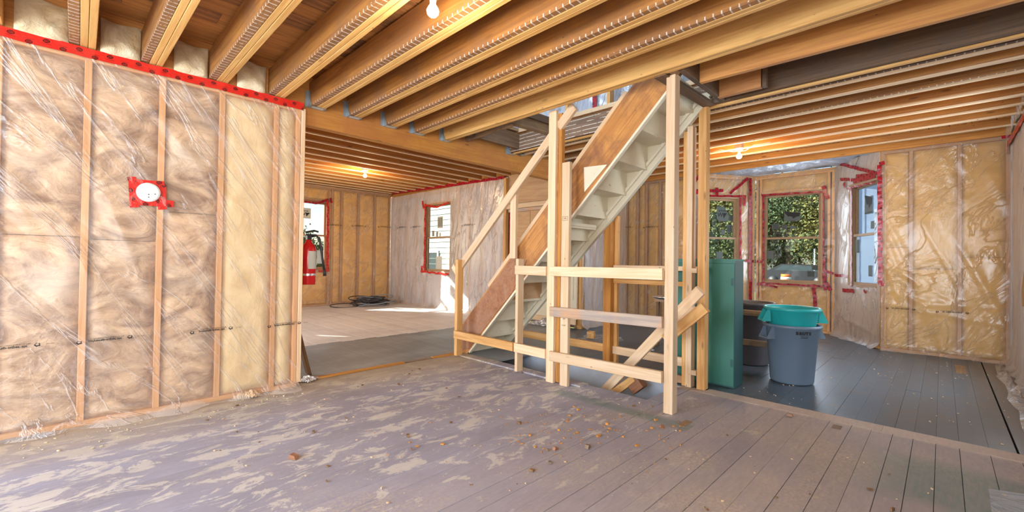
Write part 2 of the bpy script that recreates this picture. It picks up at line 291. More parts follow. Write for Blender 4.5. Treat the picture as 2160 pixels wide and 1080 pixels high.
# ------------------------------------------------------------------ mesh helpers
class MB:
    def __init__(s): s.v = []; s.f = []; s.uv = None
    def add(s, vs_, fs):
        o = len(s.v); s.v += [tuple(map(float, p)) for p in vs_]; s.f += [tuple(i+o for i in f) for f in fs]; return s
    def box(s, x0, x1, y0, y1, z0, z1):
        return s.add([(x0, y0, z0), (x1, y0, z0), (x1, y1, z0), (x0, y1, z0), (x0, y0, z1), (x1, y0, z1), (x1, y1, z1), (x0, y1, z1)], [(0, 3, 2, 1), (4, 5, 6, 7), (0, 1, 5, 4), (1, 2, 6, 5), (2, 3, 7, 6), (3, 0, 4, 7)])
    def bbox(s, x0, x1, y0, y1, z0, z1, b=.003):   # box with chamfered long edges (along x)
        pr = [(y0+b, z0), (y1-b, z0), (y1, z0+b), (y1, z1-b), (y1-b, z1), (y0+b, z1), (y0, z1-b), (y0, z0+b)]
        o = [(x0, y, z) for y, z in pr]+[(x1, y, z) for y, z in pr]
        return s.add(o, [tuple(range(7, -1, -1)), tuple(range(8, 16))]+[(i, (i+1) % 8, 8+(i+1) % 8, 8+i) for i in range(8)])
    def prism(s, poly, a0, a1, ax):  # polygon in the two other axes, extruded on ax
        def P(p, a): q = list(p); q.insert(ax, a); return tuple(q)
        n = len(poly); return s.add([P(p, a0) for p in poly]+[P(p, a1) for p in poly], [tuple(range(n-1, -1, -1)), tuple(range(n, 2*n))]+[(i, (i+1) % n, n+(i+1) % n, n+i) for i in range(n)])
    def tube(s, pts, r, n=8, closed=False):
        pts = [Vector(p) for p in pts]; N = len(pts); rings = []
        for i, p in enumerate(pts):
            a = pts[(i-1) % N] if (i or closed) else p; b = pts[(i+1) % N] if (i < N-1 or closed) else p
            d = (b-a).normalized(); u = d.cross(Vector((0, 0, 1)))
            if u.length < .05: u = d.cross(Vector((1, 0, 0)))
            u.normalize(); w_ = d.cross(u); rr = r[i] if isinstance(r, (list, tuple)) else r
            rings.append([p+rr*(math.cos(2*math.pi*k/n)*u+math.sin(2*math.pi*k/n)*w_) for k in range(n)])
        vs_ = [q for rg in rings for q in rg]; fs = []
        for i in range(N if closed else N-1):
            j = (i+1) % N
            fs += [(i*n+k, i*n+(k+1) % n, j*n+(k+1) % n, j*n+k) for k in range(n)]
        if not closed: fs += [tuple(range(n-1, -1, -1)), tuple((N-1)*n+k for k in range(n))]
        return s.add(vs_, fs)
    def lathe(s, prof, n=32, cx=0, cy=0):   # profile of (r, z)
        vs_ = [(cx+r*math.cos(2*math.pi*k/n), cy+r*math.sin(2*math.pi*k/n), z) for r, z in prof for k in range(n)]; m = len(prof)
        return s.add(vs_, [(i*n+k, i*n+(k+1) % n, (i+1)*n+(k+1) % n, (i+1)*n+k) for i in range(m-1) for k in range(n)])
    def mesh(s, name, smooth=False):
        me = bpy.data.meshes.new(name); me.from_pydata(s.v, [], s.f); me.update()
        if s.uv is not None:
            ul = me.uv_layers.new(name='UVMap')
            for l in me.loops: ul.data[l.index].uv = s.uv[l.vertex_index]
        if smooth: me.polygons.foreach_set('use_smooth', [True]*len(me.polygons))
        return me
def link(name, mb, mat, parent=None, mw=None, smooth=False, label=None, kind=None):
    me = mb.mesh(name, smooth) if isinstance(mb, MB) else mb
    if mat is not None: me.materials.clear(); me.materials.append(M[mat] if isinstance(mat, str) else mat)
    o = bpy.data.objects.new(name, me); C.objects.link(o)
    if parent is not None:
        o.parent = parent
        if mw is None: mw = Matrix.Identity(4)
    if mw is not None: o.matrix_basis = (absm(parent).inverted() @ mw) if parent is not None else mw
    if label: o['label'] = label
    if kind: o['kind'] = kind
    return o
def absm(o):
    m = o.matrix_basis.copy(); p = o.parent
    while p: m = p.matrix_basis @ m; p = p.parent
    return m
def tag(o, label, cat, group=None, kind=None):
    o['label'] = label; o['category'] = cat
    if group: o['group'] = group
    if kind: o['kind'] = kind
    return o
def thing(name, loc, label, cat, group=None, rz=0):
    o = bpy.data.objects.new(name, None); C.objects.link(o); o.empty_display_size = .05; o.matrix_basis = Matrix.Translation(loc) @ Matrix.Rotation(rz, 4, 'Z'); return tag(o, label, cat, group)
def frame_m(a, b, up=(0, 0, 1)):
    a, b = Vector(a), Vector(b); x = (b-a).normalized(); z = Vector(up); y = z.cross(x)
    y.normalize(); z = x.cross(y); m = Matrix((x, z, -y)).transposed().to_4x4()   # local X length, local Y = up side, local Z = side
    m.translation = (a+b)/2; return m, (b-a).length
def board(name, a, b, w_, t, mat, parent=None, up=(0, 0, 1), label=None, bev=.003):
    """length a->b, width w_ along `up`, thickness t across"""
    m, L = frame_m(a, b, up); mb = MB().bbox(-L/2, L/2, -w_/2, w_/2, -t/2, t/2, bev); return link(name, mb, mat, parent, m, label=label)
def post(name, x, y, z0, z1, dx, dy, mat, parent, label=None):
    """upright stick centred at x,y ; dx,dy sizes on world axes"""
    return board(name, (x, y, z0), (x, y, z1), dy, dx, mat, parent, up=(0, 1, 0), label=label)
def structure(name, mb, mat, mw=None): return link(name, mb, mat, None, mw, kind='structure')
def empty_structure(name, mw):
    o = bpy.data.objects.new(name, None); C.objects.link(o); o.matrix_basis = mw; o['kind'] = 'structure'; return o
def text(s, size, mat, parent, m, flipx=1, flipy=1, ext=.0004, name='lettering', bold=0):
    cu = bpy.data.curves.new('lettering', 'FONT'); cu.body = s; cu.size = size; cu.align_x = 'CENTER'; cu.align_y = 'CENTER'; cu.extrude = ext; cu.resolution_u = 2; cu.offset = bold
    tmp = bpy.data.objects.new('lettering', cu); C.objects.link(tmp); me = bpy.data.meshes.new_from_object(tmp); bpy.data.objects.remove(tmp); bpy.data.curves.remove(cu)
    for v in me.vertices: v.co.x *= flipx; v.co.y *= flipy
    return link(name, me, mat, parent, m)

# ------------------------------------------------------------------ walls
def folds(nf, L, H, ang, spread, amp, wid, zc=None):
    out = []
    for _ in range(nf):
        out.append((rng.uniform(0, L), rng.uniform(0, H) if zc is None else rng.normal(zc, .5), ang+rng.normal(0, spread), rng.uniform(.15, .7), wid*rng.uniform(.5, 1.6), amp*rng.uniform(.4, 1.3)))
    return out
def grid_sheet(L, H, step, holes, fold, base=.012, noise=.004, flare=0., side=1, top=None):
    nx = max(2, int(L/step)); nz = max(2, int(H/step)); xs = np.linspace(0, L, nx+1); zs = np.linspace(0, H, nz+1)
    X, Z = np.meshgrid(xs, zs); D = np.full_like(X, base)
    for (cx, cz, a, ln, wd, am) in fold:
        ca, sa = math.cos(a), math.sin(a); p = (X-cx)*ca+(Z-cz)*sa; q = -(X-cx)*sa+(Z-cz)*ca; D += am*np.exp(-(q/wd)**2)*np.exp(-(p/ln)**4)
    ph = rng.uniform(0, 6, 6); D += noise*(np.sin(X*9+ph[0]+2*np.sin(Z*3+ph[1]))+np.sin(Z*7+ph[2]+2*np.sin(X*5+ph[3])))
    if flare:
        k = np.clip((.10-Z)/.10, 0, 1)**2; D += flare*k*(1+.35*np.sin(X*6+ph[4])+.25*np.sin(X*17+ph[5])); Z = np.maximum(Z, .004)
    if top is not None: Z = Z*(top(X)/H)
    D = np.maximum(D, .003)
    mb = MB(); mb.v = [(float(x), float(d), float(z)) for x, d, z in zip(X.ravel(), D.ravel(), Z.ravel())]
    for j in range(nz):
        for i in range(nx):
            mx, mz = (xs[i]+xs[i+1])/2, (zs[j]+zs[j+1])/2
            if any(h[0] < mx < h[1] and h[2] < mz < h[3] for h in holes): continue
            mb.f.append((j*(nx+1)+i, j*(nx+1)+i+1, (j+1)*(nx+1)+i+1, (j+1)*(nx+1)+i))
    return mb
def batt_mesh(w_, h, lump, d=.06):
    nx, nz = max(3, int(w_/.035)), max(3, int(h/.035)); xs = np.linspace(0, 1, nx+1); zs = np.linspace(0, 1, nz+1); X, Z = np.meshgrid(xs, zs)
    ph = rng.uniform(0, 9, 6); e = (1-np.abs(2*X-1)**8)*(1-np.abs(2*Z-1)**90)
    D = -.045+.04*e+lump*(np.sin(X*w_*14+ph[0]+2*np.sin(Z*h*6+ph[1]))*np.sin(Z*h*11+ph[2]+2*np.sin(X*w_*9+ph[3]))+.5*np.sin(Z*h*27+ph[4]+X*w_*19))*e
    D = np.minimum(D, 0)
    mb = MB(); mb.v = [(float(x*w_), float(dd), float(z*h)) for x, dd, z in zip(X.ravel(), D.ravel(), Z.ravel())]
    mb.f = [(j*(nx+1)+i, j*(nx+1)+i+1, (j+1)*(nx+1)+i+1, (j+1)*(nx+1)+i) for j in range(nz) for i in range(nx)]; return mb
def wallm(p0, p1, z0=0):
    p0, p1 = Vector((*p0, z0)), Vector((*p1, z0)); x = (p1-p0).normalized(); z = Vector((0, 0, 1)); y = z.cross(x)
    m = Matrix((x, y, z)).transposed().to_4x4(); m.translation = p0; return m, (p1-p0).length
s_seed = .7
def wall(name, p0, p1, H, studs, battmat, holes=(), lump=.004, sheet='poly', fold=(), flare=0., z0=0., seam=None, studmat='lumber_warm', depth=.089, sheet_top=None, sh_step=.03, noise=.004, top=None, batts=True, s_range=None):
    m, L = wallm(p0, p1, z0); mb = MB(); xs = sorted({0, L, *[h[0] for h in holes], *[h[1] for h in holes]})
    for a, b in zip(xs, xs[1:]):
        zz = 0; 
        for h in sorted([h for h in holes if h[0] <= (a+b)/2 <= h[1]], key=lambda h: h[2]):
            if h[2] > zz: mb.box(a, b, -depth-.03, -depth, zz, h[2])
            zz = h[3]
        if zz < H: mb.box(a, b, -depth-.03, -depth, zz, H)
    wobj = structure(name, mb, 'sheath', m)
    W = lambda a, b, w_, t, nm='stud', up=(0, 0, 1): board(nm, m @ Vector(a), m @ Vector(b), w_, t, studmat, wobj, up=m.to_3x3() @ Vector(up))
    r0, r1 = s_range or (0, L)
    W((r0, -depth/2, .019), (r1, -depth/2, .019), .038, depth, 'bottom_plate'); W((r0, -depth/2, H-.019), (r1, -depth/2, H-.019), .038, depth, 'top_plate'); W((r0, -depth/2, H-.058), (r1, -depth/2, H-.058), .038, depth, 'top_plate')
    for s in studs:
        zz = .038; hh = [h for h in holes if h[0]-.01 < s < h[1]+.01]
        segs = []
        for h in sorted(hh, key=lambda h: h[2]): segs.append((zz, h[2]-.038)); zz = h[3]+.038
        segs.append((zz, H-.077))
        for a, b in segs:
            if b-a > .05: W((s, -depth/2, a), (s, -depth/2, b), .038, depth, 'stud', (1, 0, 0))
    for h in holes:
        W((h[0]-.02, -depth/2, h[2]-.019), (h[1]+.02, -depth/2, h[2]-.019), .038, depth, 'rough_sill'); W((h[0]-.02, -depth/2, h[3]+.019), (h[1]+.02, -depth/2, h[3]+.019), .038, depth, 'header')
    ss = sorted([r0-.019]+list(studs)+[r1+.019])
    if batts:
        for i, (a, b) in enumerate(zip(ss, ss[1:])):
            a2, b2 = a+.019, b-.019
            if b2-a2 < .04: continue
            bm = battmat(i, (a+b)/2) if callable(battmat) else battmat; rngs = [(.038, H-.077)]
            for h in holes:
                if h[0] < b2-.02 and h[1] > a2+.02: rngs = [(.038, h[2]-.038), (h[3]+.038, H-.077)]
            for q0, q1 in rngs:
                if q1-q0 < .06: continue
                cut = seam+.16*math.sin(i*2.3+s_seed) if (seam and bm in ('batt_brown', 'batt_yellow') and q0 < seam-.2 < q1-.4) else None
                for e0, e1 in ([(q0, cut), (cut+.004, q1)] if cut else [(q0, q1)]):
                    bb = batt_mesh(b2-a2, e1-e0, lump); link('insulation_batt', bb, bm, wobj, m @ Matrix.Translation((a2, 0, e0)), smooth=True)
    if sheet:
        th = sheet_top or H; g = grid_sheet(r1-r0, th, sh_step, [(h[0]-r0, h[1]-r0, h[2], h[3]) for h in holes], fold, flare=flare, noise=noise)
        link('vapour_barrier', g, sheet, wobj, m @ Matrix.Translation((r0, 0, 0)), smooth=True, label='clear plastic vapour barrier')
    return wobj, m, L

TAPES = []
def tape(parent, m, a, b, w_=.06, mat='tape', off=.02, wav=.0, label=None):
    """strip of tape on a wall: a,b in wall coordinates (s,z)"""
    a, b = np.array(a, float), np.array(b, float); L = np.linalg.norm(b-a); d = (b-a)/L; n_ = np.array([-d[1], d[0]]); k = max(2, int(L/.05)); mb = MB(); uv = []
    for i in range(k+1):
        t = i/k; c = a+d*L*t+n_*wav*math.sin(i*1.1); ww = w_*(1+.04*math.sin(i*2.3))
        j0, j1 = (random.uniform(-.004, .004), random.uniform(-.004, .004)) if i in (0, k) else (0, 0)
        for q, jj in ((-.5, j0), (.5, j1)):
            p = c+n_*ww*q+d*jj*2
            mb.v.append((p[0], off+.002*math.sin(i*1.7+q), p[1])); uv.append((t*L, (q+.5)*w_))
        for q in (-.5, .5):
            p = c+n_*ww*q; mb.v.append((p[0], off-.0012, p[1])); uv.append((t*L, (q+.5)*w_))
    for i in range(k):
        o = i*4; mb.f += [(o, o+1, o+5, o+4), (o+2, o+6, o+7, o+3), (o, o+4, o+6, o+2), (o+1, o+3, o+7, o+5)]
    mb.f += [(0, 2, 3, 1), (k*4, k*4+1, k*4+3, k*4+2)]
    mb.uv = uv; o = link('red_tape', mb, mat, parent, m); return o
def invm(m, p): q = m.inverted() @ Vector(p); return q   # world -> wall coords
def on_wall(m, u, v, off=0.):
    """pixel -> (s,z) on the wall's inner plane"""
    n_ = np.array((m.to_3x3() @ Vector((0, 1, 0)))[:]); o = np.array(m.translation[:])+n_*off; d = ray(u, v); t = ((o-CP)@n_)/(d@n_); q = m.inverted() @ Vector(CP+d*t); return q.x, q.z

def window(n, m, s0, s1, z0, z1, wmat='windowwood', recess=.07, stickers=(), split=.5, spark='paper_dark', inkm='ink'):
    """double-hung window in an opening of the wall with matrix m"""
    o = empty_structure('window_%d' % n, m @ Matrix.Translation(((s0+s1)/2, -recess, z0))); I = absm(o)
    W = s1-s0; H = z1-z0
    def bx(nm, x0, x1, y0, y1, zz0, zz1, mat=wmat, par=o, label=None):
        cx, cy_, cz = (x0+x1)/2, (y0+y1)/2, (zz0+zz1)/2
        vert = (zz1-zz0) > (x1-x0)
        if vert: return board(nm, I @ Vector((cx, cy_, zz0)), I @ Vector((cx, cy_, zz1)), x1-x0, y1-y0, mat, par, up=I.to_3x3() @ Vector((1, 0, 0)), label=label)
        return board(nm, I @ Vector((x0, cy_, cz)), I @ Vector((x1, cy_, cz)), zz1-zz0, y1-y0, mat, par, label=label)
    f = .038; h = W/2
    bx('jamb', -h, -h+f, -.05, .055, 0, H); bx('jamb', h-f, h, -.05, .055, 0, H); bx('head_jamb', -h+f, h-f, -.05, .055, H-f, H); bx('sill', -h+f, h-f, -.05, .06, 0, f)
    mid = f+(H-2*f)*split; r = .036
    for nm, y, a, b in (('upper_sash', -.025, mid-.018, H-f), ('lower_sash', .012, f, mid+.018)):
        mb = MB(); x0, x1 = -h+f, h-f; r2 = .036 if a > .2 else .036
        mb.box(x0, x0+r, y-.017, y+.017, a, b); mb.box(x1-r, x1, y-.017, y+.017, a, b); mb.box(x0+r, x1-r, y-.017, y+.017, a, a+r2); mb.box(x0+r, x1-r, y-.017, y+.017, b-r, b)
        s = link(nm, mb, wmat, o, I); g = MB().box(x0+r-.003, x1-r+.003, y-.002, y+.002, a+r-.003, b-r+.003); link('pane', g, 'glass', s, I)
    for st in stickers:
        (sx, sz, sw, sh) = st[:4]; yy = -.018 if sz > mid else .018
        if len(st) > 5 and st[5] == 'cut': mb = MB().prism([(sx-sw/2, sz-sh/2), (sx+sw*.3, sz-sh/2), (sx+sw/2, sz-sh*.35), (sx+sw/2, sz+sh/2), (sx-sw*.15, sz+sh/2), (sx-sw/2, sz+sh*.05)], yy, yy+.0006, 1)
        else: mb = MB().box(sx-sw/2, sx+sw/2, yy, yy+.0006, sz-sh/2, sz+sh/2)
        s = link('sticker', mb, spark, o, I); k = st[4] if len(st) > 4 else None
        tm = I @ Matrix.Translation((sx, yy+.0012, sz)) @ Matrix.Rotation(math.radians(90), 4, 'X') @ Matrix.Diagonal((-1, 1, 1, 1))
        # flip so that it reads from the room
        tm = I @ Matrix.Translation((sx, yy+.0012, sz)) @ Matrix(((-1, 0, 0, 0), (0, 0, 1, 0), (0, 1, 0, 0), (0, 0, 0, 1)))
        if k == 'W':
            text('arinek', sh*.24, inkm, s, tm @ Matrix.Translation((.0, sh*.22, 0)), bold=.001); text('W', sh*.42, inkm, s, tm @ Matrix.Translation((-sw*.18, -sh*.08, 0)), bold=.002)
            link('printed_triangle', MB().add([(-sx_, sy_, 0) if False else (sx_, sy_, 0) for sx_, sy_ in ((sw*.02, sh*.06), (sw*.42, sh*.06), (sw*.12, -sh*.32))], [(0, 1, 2)]), inkm, s, tm)
        elif k == 'torn':
            link('printed_triangle', MB().add([(-sw*.55, sh*.62, 0), (sw*.5, sh*.38, 0), (sw*.42, sh*.02, 0), (sw*.25, -.02*sh, 0), (.06*sw, -sh*.22, 0), (-.02*sw, 0, 0), (-.16*sw, .08*sh, 0), (-.24*sw, .02*sh, 0), (-.36*sw, .26*sh, 0)], [tuple(range(9))]), inkm, s, tm)
            text('www  WINDOWS', sh*.11, inkm, s, tm @ Matrix.Translation((0, -sh*.42, 0)))
        elif k == 'bars':
            mb = MB()
            for q in range(5): mb.add([(sw*(-.4+.17*q), -sh*.4, 0), (sw*(-.32+.17*q), -sh*.4, 0), (sw*(-.32+.17*q), sh*.4, 0), (sw*(-.4+.17*q), sh*.4, 0)], [(0, 1, 2, 3)])
            link('print', mb, inkm, s, tm)
        elif k == 'lines':
            mb = MB()
            for q in range(4): mb.add([(-sw*.4, sh*(-.38+.22*q), 0), (sw*.4, sh*(-.38+.22*q), 0), (sw*.4, sh*(-.28+.22*q), 0), (-sw*.4, sh*(-.28+.22*q), 0)], [(0, 1, 2, 3)])
            link('print', mb, inkm, s, tm)
    return o

def poly_print(parent, m, s, z, sz=.032, flipx=1, flipy=-1, tilt=0., off=.03):
    """the printed line that runs along the vapour barrier, seen upside down"""
    T = m @ Matrix.Translation((s, off, z)) @ Matrix.Rotation(tilt, 4, 'Y') @ Matrix(((-1, 0, 0, 0), (0, 0, 1, 0), (0, 1, 0, 0), (0, 0, 0, 1)))
    text('polywrap-super six', sz, 'ink', parent, T, flipx, flipy, bold=.0006); text('CONFORMS CAN/CGSB-51.34-M86', sz*.52, 'ink', parent, T @ Matrix.Translation((.012*flipx, .75*sz, 0)), flipx, flipy)
    text('6517352', sz*.5, 'ink', parent, T @ Matrix.Translation((.27*flipx*sz/.032, .25*sz, 0)), flipx, flipy)
    for q in (-1, 1):
        mb = MB(); n = 10
        pts = [(.021*(1 if i % 2 else .72)*math.cos(2*math.pi*i/n)*1.15, .021*(1 if i % 2 else .72)*math.sin(2*math.pi*i/n)) for i in range(n)]; inn = [(x*.55, y*.55-.004) for x, y in pts]
        mb.add([(x, y, 0) for x, y in pts+inn], [(i, (i+1) % n, n+(i+1) % n, n+i) for i in range(n)]); link('printed_emblem', mb, 'ink', parent, T @ Matrix.Translation((q*.185*sz/.032, (.2 if q > 0 else -.1)*sz, 0)) @ Matrix.Diagonal((flipx*sz/.032, flipy*sz/.032, 1, 1)))
# ================================================================== SETTING
# --- walls of the main room
LW = [1.41, 1.23, .83, .453, .057, -.34, -.74, -1.14, -1.54, -1.95, -2.35, -2.78]
fl = folds(26, 2.2, 2.5, math.radians(52), .16, .012, .02)+folds(14, 2.2, 2.5, math.radians(60), .5, .010, .015)
fl += [(1.43-x, z, math.radians(a), ln, .022, .018) for x, z, a, ln in ((.62, 1.95, 52, .55), (.75, 1.7, 56, .6), (.95, 1.5, 62, .6), (.5, 1.5, 60, .5), (.25, 1.3, 70, .5), (1.05, 1.2, 48, .5), (.1, .9, 75, .5), (.12, .5, 60, .3))]
wl, mL, _ = wall('wall_left', (1.43, 4.11), (-2.8, 4.11), 2.545, sorted(1.43-x for x in LW), lambda i, s: 'foam' if s < .6 else 'batt_brown', lump=.010, sheet='poly_wall', fold=fl, flare=.11, seam=1.33, noise=.0035, sheet_top=2.53, studmat='stud_left')
board('end_stud', (1.45, 4.155, .04), (1.45, 4.155, 2.5), .035, .1, 'lumber', wl, up=(1, 0, 0))
# tape along the head of the left wall
tape(wl, mL, (-.005, 2.510), (4.2, 2.510), .064, 'tape', .028, .002)
# lumps of foam in the rim bays above the wall plate
def rim(x0, x1, parent):
    n, k = 12, 9; mb = MB(); ph = rng.uniform(0, 6, 4)
    for j in range(k+1):
        for i in range(n+1):
            a, b = i/n, j/k; e = (1-abs(2*a-1)**6)*(1-abs(2*b-1)**6)
            mb.v.append((x0+(x1-x0)*a, 4.09-.05*e*(1.2-b)-.012*math.sin(9*a+ph[0])*math.sin(8*b+ph[1])*e, 2.535+.235*b*(1+.03*math.sin(a*7+ph[2]))))
    mb.f = [(j*(n+1)+i, j*(n+1)+i+1, (j+1)*(n+1)+i+1, (j+1)*(n+1)+i) for j in range(k) for i in range(n)]
    link('rim_foam', mb, 'foam_rim', parent, smooth=True)
for a, b in ((-.28, -.04), (.11, .32), (.51, .72), (.92, 1.13), (-.72, -.37)): rim(a, b, wl)
link('rim_board', MB().box(-2.8, 1.3, 4.12, 4.16, 2.55, 2.85), 'subfloor_mid', wl)

wr, mR, _ = wall('wall_right', (-2.8, -.58), (7.85, -.58), 2.70, [x*.406+.3 for x in range(26)], 'batt_white', holes=[(1.2, 2.6, .8, 2.2), (8.1, 9.3, .8, 2.2)], sheet='poly_silver', fold=folds(30, 10, 2.6, 1.3, .4, .012, .03), flare=.05, sh_step=.06)
wb, mB, _ = wall('wall_back', (-2.8, 4.11), (-2.8, -.58), 2.6, [x*.406+.3 for x in range(11)], 'batt_yellow', holes=[(.2, 1.5, .7, 2.2), (2.0, 3.8, .7, 2.2)], sheet='poly', sh_step=.1)

# --- far left room
HF = lambda y: 2.85+.02*(y-6.2)
sb = lambda x: 6.13-x
def side_fold(L, H, n=14, a=1.45): return folds(n, L, H, a, .18, .010, .03)+folds(n, L, H*.45, 1.0, .6, .012, .02)
wf, mF, _ = wall('wall_far', (6.13, 10.75), (-.5, 10.75), 2.93, [.03, sb(5.66), sb(5.2), sb(4.76), sb(4.52), sb(4.44), 2.32, 2.75, 3.15, 3.55, 3.95, 4.35, 5.2, 6.0], 'batt_amber', holes=[(sb(4.42), sb(3.42), .87, 2.55)], sheet='poly', fold=side_fold(3.2, 2.9, 26, 1.35), studmat='stud_dim', flare=.05, s_range=(0, 6.6), sh_step=.045)
link('rim_board', MB().box(-.6, 6.3, 10.84, 10.90, 2.9, 3.16), 'lumber_orange', wf)
wfr, mFR, _ = wall('wall_far_right', (6.13, 4.4), (6.13, 10.75), 2.84, [.02, .45, 1.8, 2.2, 2.6, 3.0, 3.4, 3.8, 4.72, 5.13, 5.54, 5.95, 6.33], 'batt_white', holes=[(3.66, 4.70, .86, 2.52)], sheet='poly_silver', fold=side_fold(4.5, 2.8, 34, 1.5), flare=.05, s_range=(1.8, 6.35), top=None, sh_step=.04)
link('rim_board', MB().box(6.20, 6.26, 4.2, 10.9, 2.80, 3.16), 'lumber_orange', wfr)
wfl, mFL, _ = wall('wall_far_left', (-.5, 10.75), (-.5, 4.26), 2.9, [.02, .5, 1.0, 1.5, 2.0, 5.0, 5.5, 6.0, 6.4], 'batt_amber', holes=[(2.2, 4.6, .7, 2.3)], sheet=None)
link('rim_board', MB().box(-.66, -.6, 4.2, 10.9, 2.85, 3.16), 'lumber_orange', wfl)
structure('porch_roof', MB().box(-3.7, -.63, 4.3, 15, 2.62, 2.70), 'asphalt')  # unseen slab added to keep the sun out of the hidden far left window
# back side of the left wall in the far room
link('wall_sheet', MB().box(-2.8, 1.43, 4.22, 4.235, 0, 3.12), 'ply', wl)

# --- right room
mret_studs = [.02, .17, .46, .86, 1.27, 1.7]
wret, mRet, _ = wall('wall_return', (7.85, 4.55), (6.13, 4.4), 2.76, mret_studs, lambda i, s: 'batt_yellow' if s < .5 else 'batt_white', sheet='poly_silver', fold=side_fold(1.7, 2.7, 16), flare=.08, sh_step=.04, s_range=(.0, 1.7))
yr = lambda y: y+.58
wq, mQ, _ = wall('wall_right_far', (7.85, -.58), (7.85, .60), 2.77, [yr(-.56), yr(-.155), yr(.298), yr(.585)], 'batt_yellow', sheet='poly', fold=side_fold(1.18, 2.6, 16, 1.2)+[(.45, 1.25, .02, .6, .012, .006)], flare=.06, sh_step=.03, seam=1.25, studmat='stud_dim')
wq2, mQ2, _ = wall('wall_right_middle', (7.85, 3.24), (7.85, 4.55), 2.77, [.02, .35, .58, .86, 1.05, 1.29], 'batt_yellow', sheet='poly', fold=side_fold(1.3, 2.6, 14, 1.2), flare=.05, sh_step=.04, studmat='stud_dim')
B0, B1, B2, B3 = (7.85, .60), (8.95, 1.27), (8.95, 2.49), (7.85, 3.24)
# bay: right flank, centre, left flank
mt, Lt = wallm(B0, B1)
s_a, z_a = on_wall(mt, 1855, 372); s_b, z_b = on_wall(mt, 1793, 402); _, z_c = on_wall(mt, 1793, 604)
RW = (max(.05, s_a-.10), s_b, z_c, max(z_a, z_b))
w1, m1, L1 = wall('wall_bay_right', B0, B1, 2.80, [.03, s_b+.03, s_b+.2, L1-.02] if False else [.02, s_b+.05, Lt-.03], 'batt_yellow', holes=[(RW[0], RW[1], RW[2], RW[3])], sheet='poly_silver', fold=side_fold(Lt, 2.6, 12), flare=.08, sh_step=.03)
w2, m2, L2 = wall('wall_bay_middle', B1, B2, 2.80, [.03, .09, 1.12, 1.18], 'batt_yellow', holes=[(1.437-1.27, 2.368-1.27, .81, 2.45)], sheet='poly', fold=side_fold(1.2, 2.6, 16), flare=.04, sh_step=.03)
mt3, Lt3 = wallm(B2, B3)
s_c, z_c1 = on_wall(mt3, 1560, 416); 
LWn = (s_c, s_c+.86, .86, z_c1)
w3, m3, L3 = wall('wall_bay_left', B2, B3, 2.80, [.02, .10, s_c-.03, Lt3-.02], 'batt_yellow', holes=[LWn], sheet='poly', fold=side_fold(Lt3, 2.6, 12), flare=.04, sh_step=.03)

# --- windows
window(1, mF, sb(4.42), sb(3.42), .87, 2.55, 'windowwood_red', .06, [(.02, 1.36, .26, .25, 'W'), (.2, 1.08, .12, .12, 'lines'), (-.27, .42, .12, .12, 'lines'), (-.18, .2, .17, .16, 'bars')], .50, 'paper')
window(2, mFR, 3.66, 4.70, .86, 2.52, 'windowwood', .06, [(.0, 1.2, .22, .28, 'bars'), (.28, .94, .10, .14, 'lines'), (.12, .92, .08, .13, 'lines'), (.0, .90, .07, .10), (-.02, .2, .24, .36)], .50, 'paper')
window(3, m2, 1.437-1.27, 2.368-1.27, .81, 2.45, 'windowwood', .045, [(-.0, 1.20, .25, .16, 'torn'), (.26, 1.04, .12, .09, 'lines'), (.12, 1.02, .085, .085, 'lines'), (-.01, 1.01, .09, .065, None, 'cut'), (.34, .52, .12, .15), (-.35, .30, .095, .09, 'lines'), (-.29, .19, .115, .11, 'bars')], .50)
window(4, m3, *LWn, 'windowwood', .045, [(-.12, 1.22, .24, .27, 'W', 'cut'), (-.30, 1.15, .09, .11, 'lines'), (-.27, .95, .11, .14, 'bars'), (-.14, .88, .08, .09), (-.04, .42, .13, .2)], .50)
window(5, m1, *RW, 'windowwood', .045, [(.0, 1.22, .20, .26, 'torn'), (-.1, .92, .09, .11), (.22, .62, .11, .20), (-.12, .25, .09, .16)], .50)
link('dark_poly_strip', MB().box(RW[0]-.03, RW[0]+.075, .012, .02, RW[2]+.1, RW[3]-.45), 'poly_dark', w1, m1, label='black plastic strip beside the right bay window')
for n_, mm, hh in ((6, mB, (.2, 1.5, .7, 2.2)), (7, mB, (2.0, 3.8, .7, 2.2)), (8, mR, (1.2, 2.6, .8, 2.2)), (9, mR, (8.1, 9.3, .8, 2.2)), (10, mFL, (2.2, 4.6, .7, 2.3))):  # out-of-view windows, added as openings for the daylight fill lamps
    o = empty_structure('window_%d' % n_, mm @ Matrix.Translation(((hh[0]+hh[1])/2, -.07, hh[2]))); hw, hh_ = (hh[1]-hh[0])/2, hh[3]-hh[2]
    link('window_frame', MB().box(-hw, -hw+.05, -.05, .05, 0, hh_).box(hw-.05, hw, -.05, .05, 0, hh_).box(-hw+.05, hw-.05, -.05, .05, 0, .05).box(-hw+.05, hw-.05, -.05, .05, hh_-.05, hh_), 'windowwood', o, absm(o))

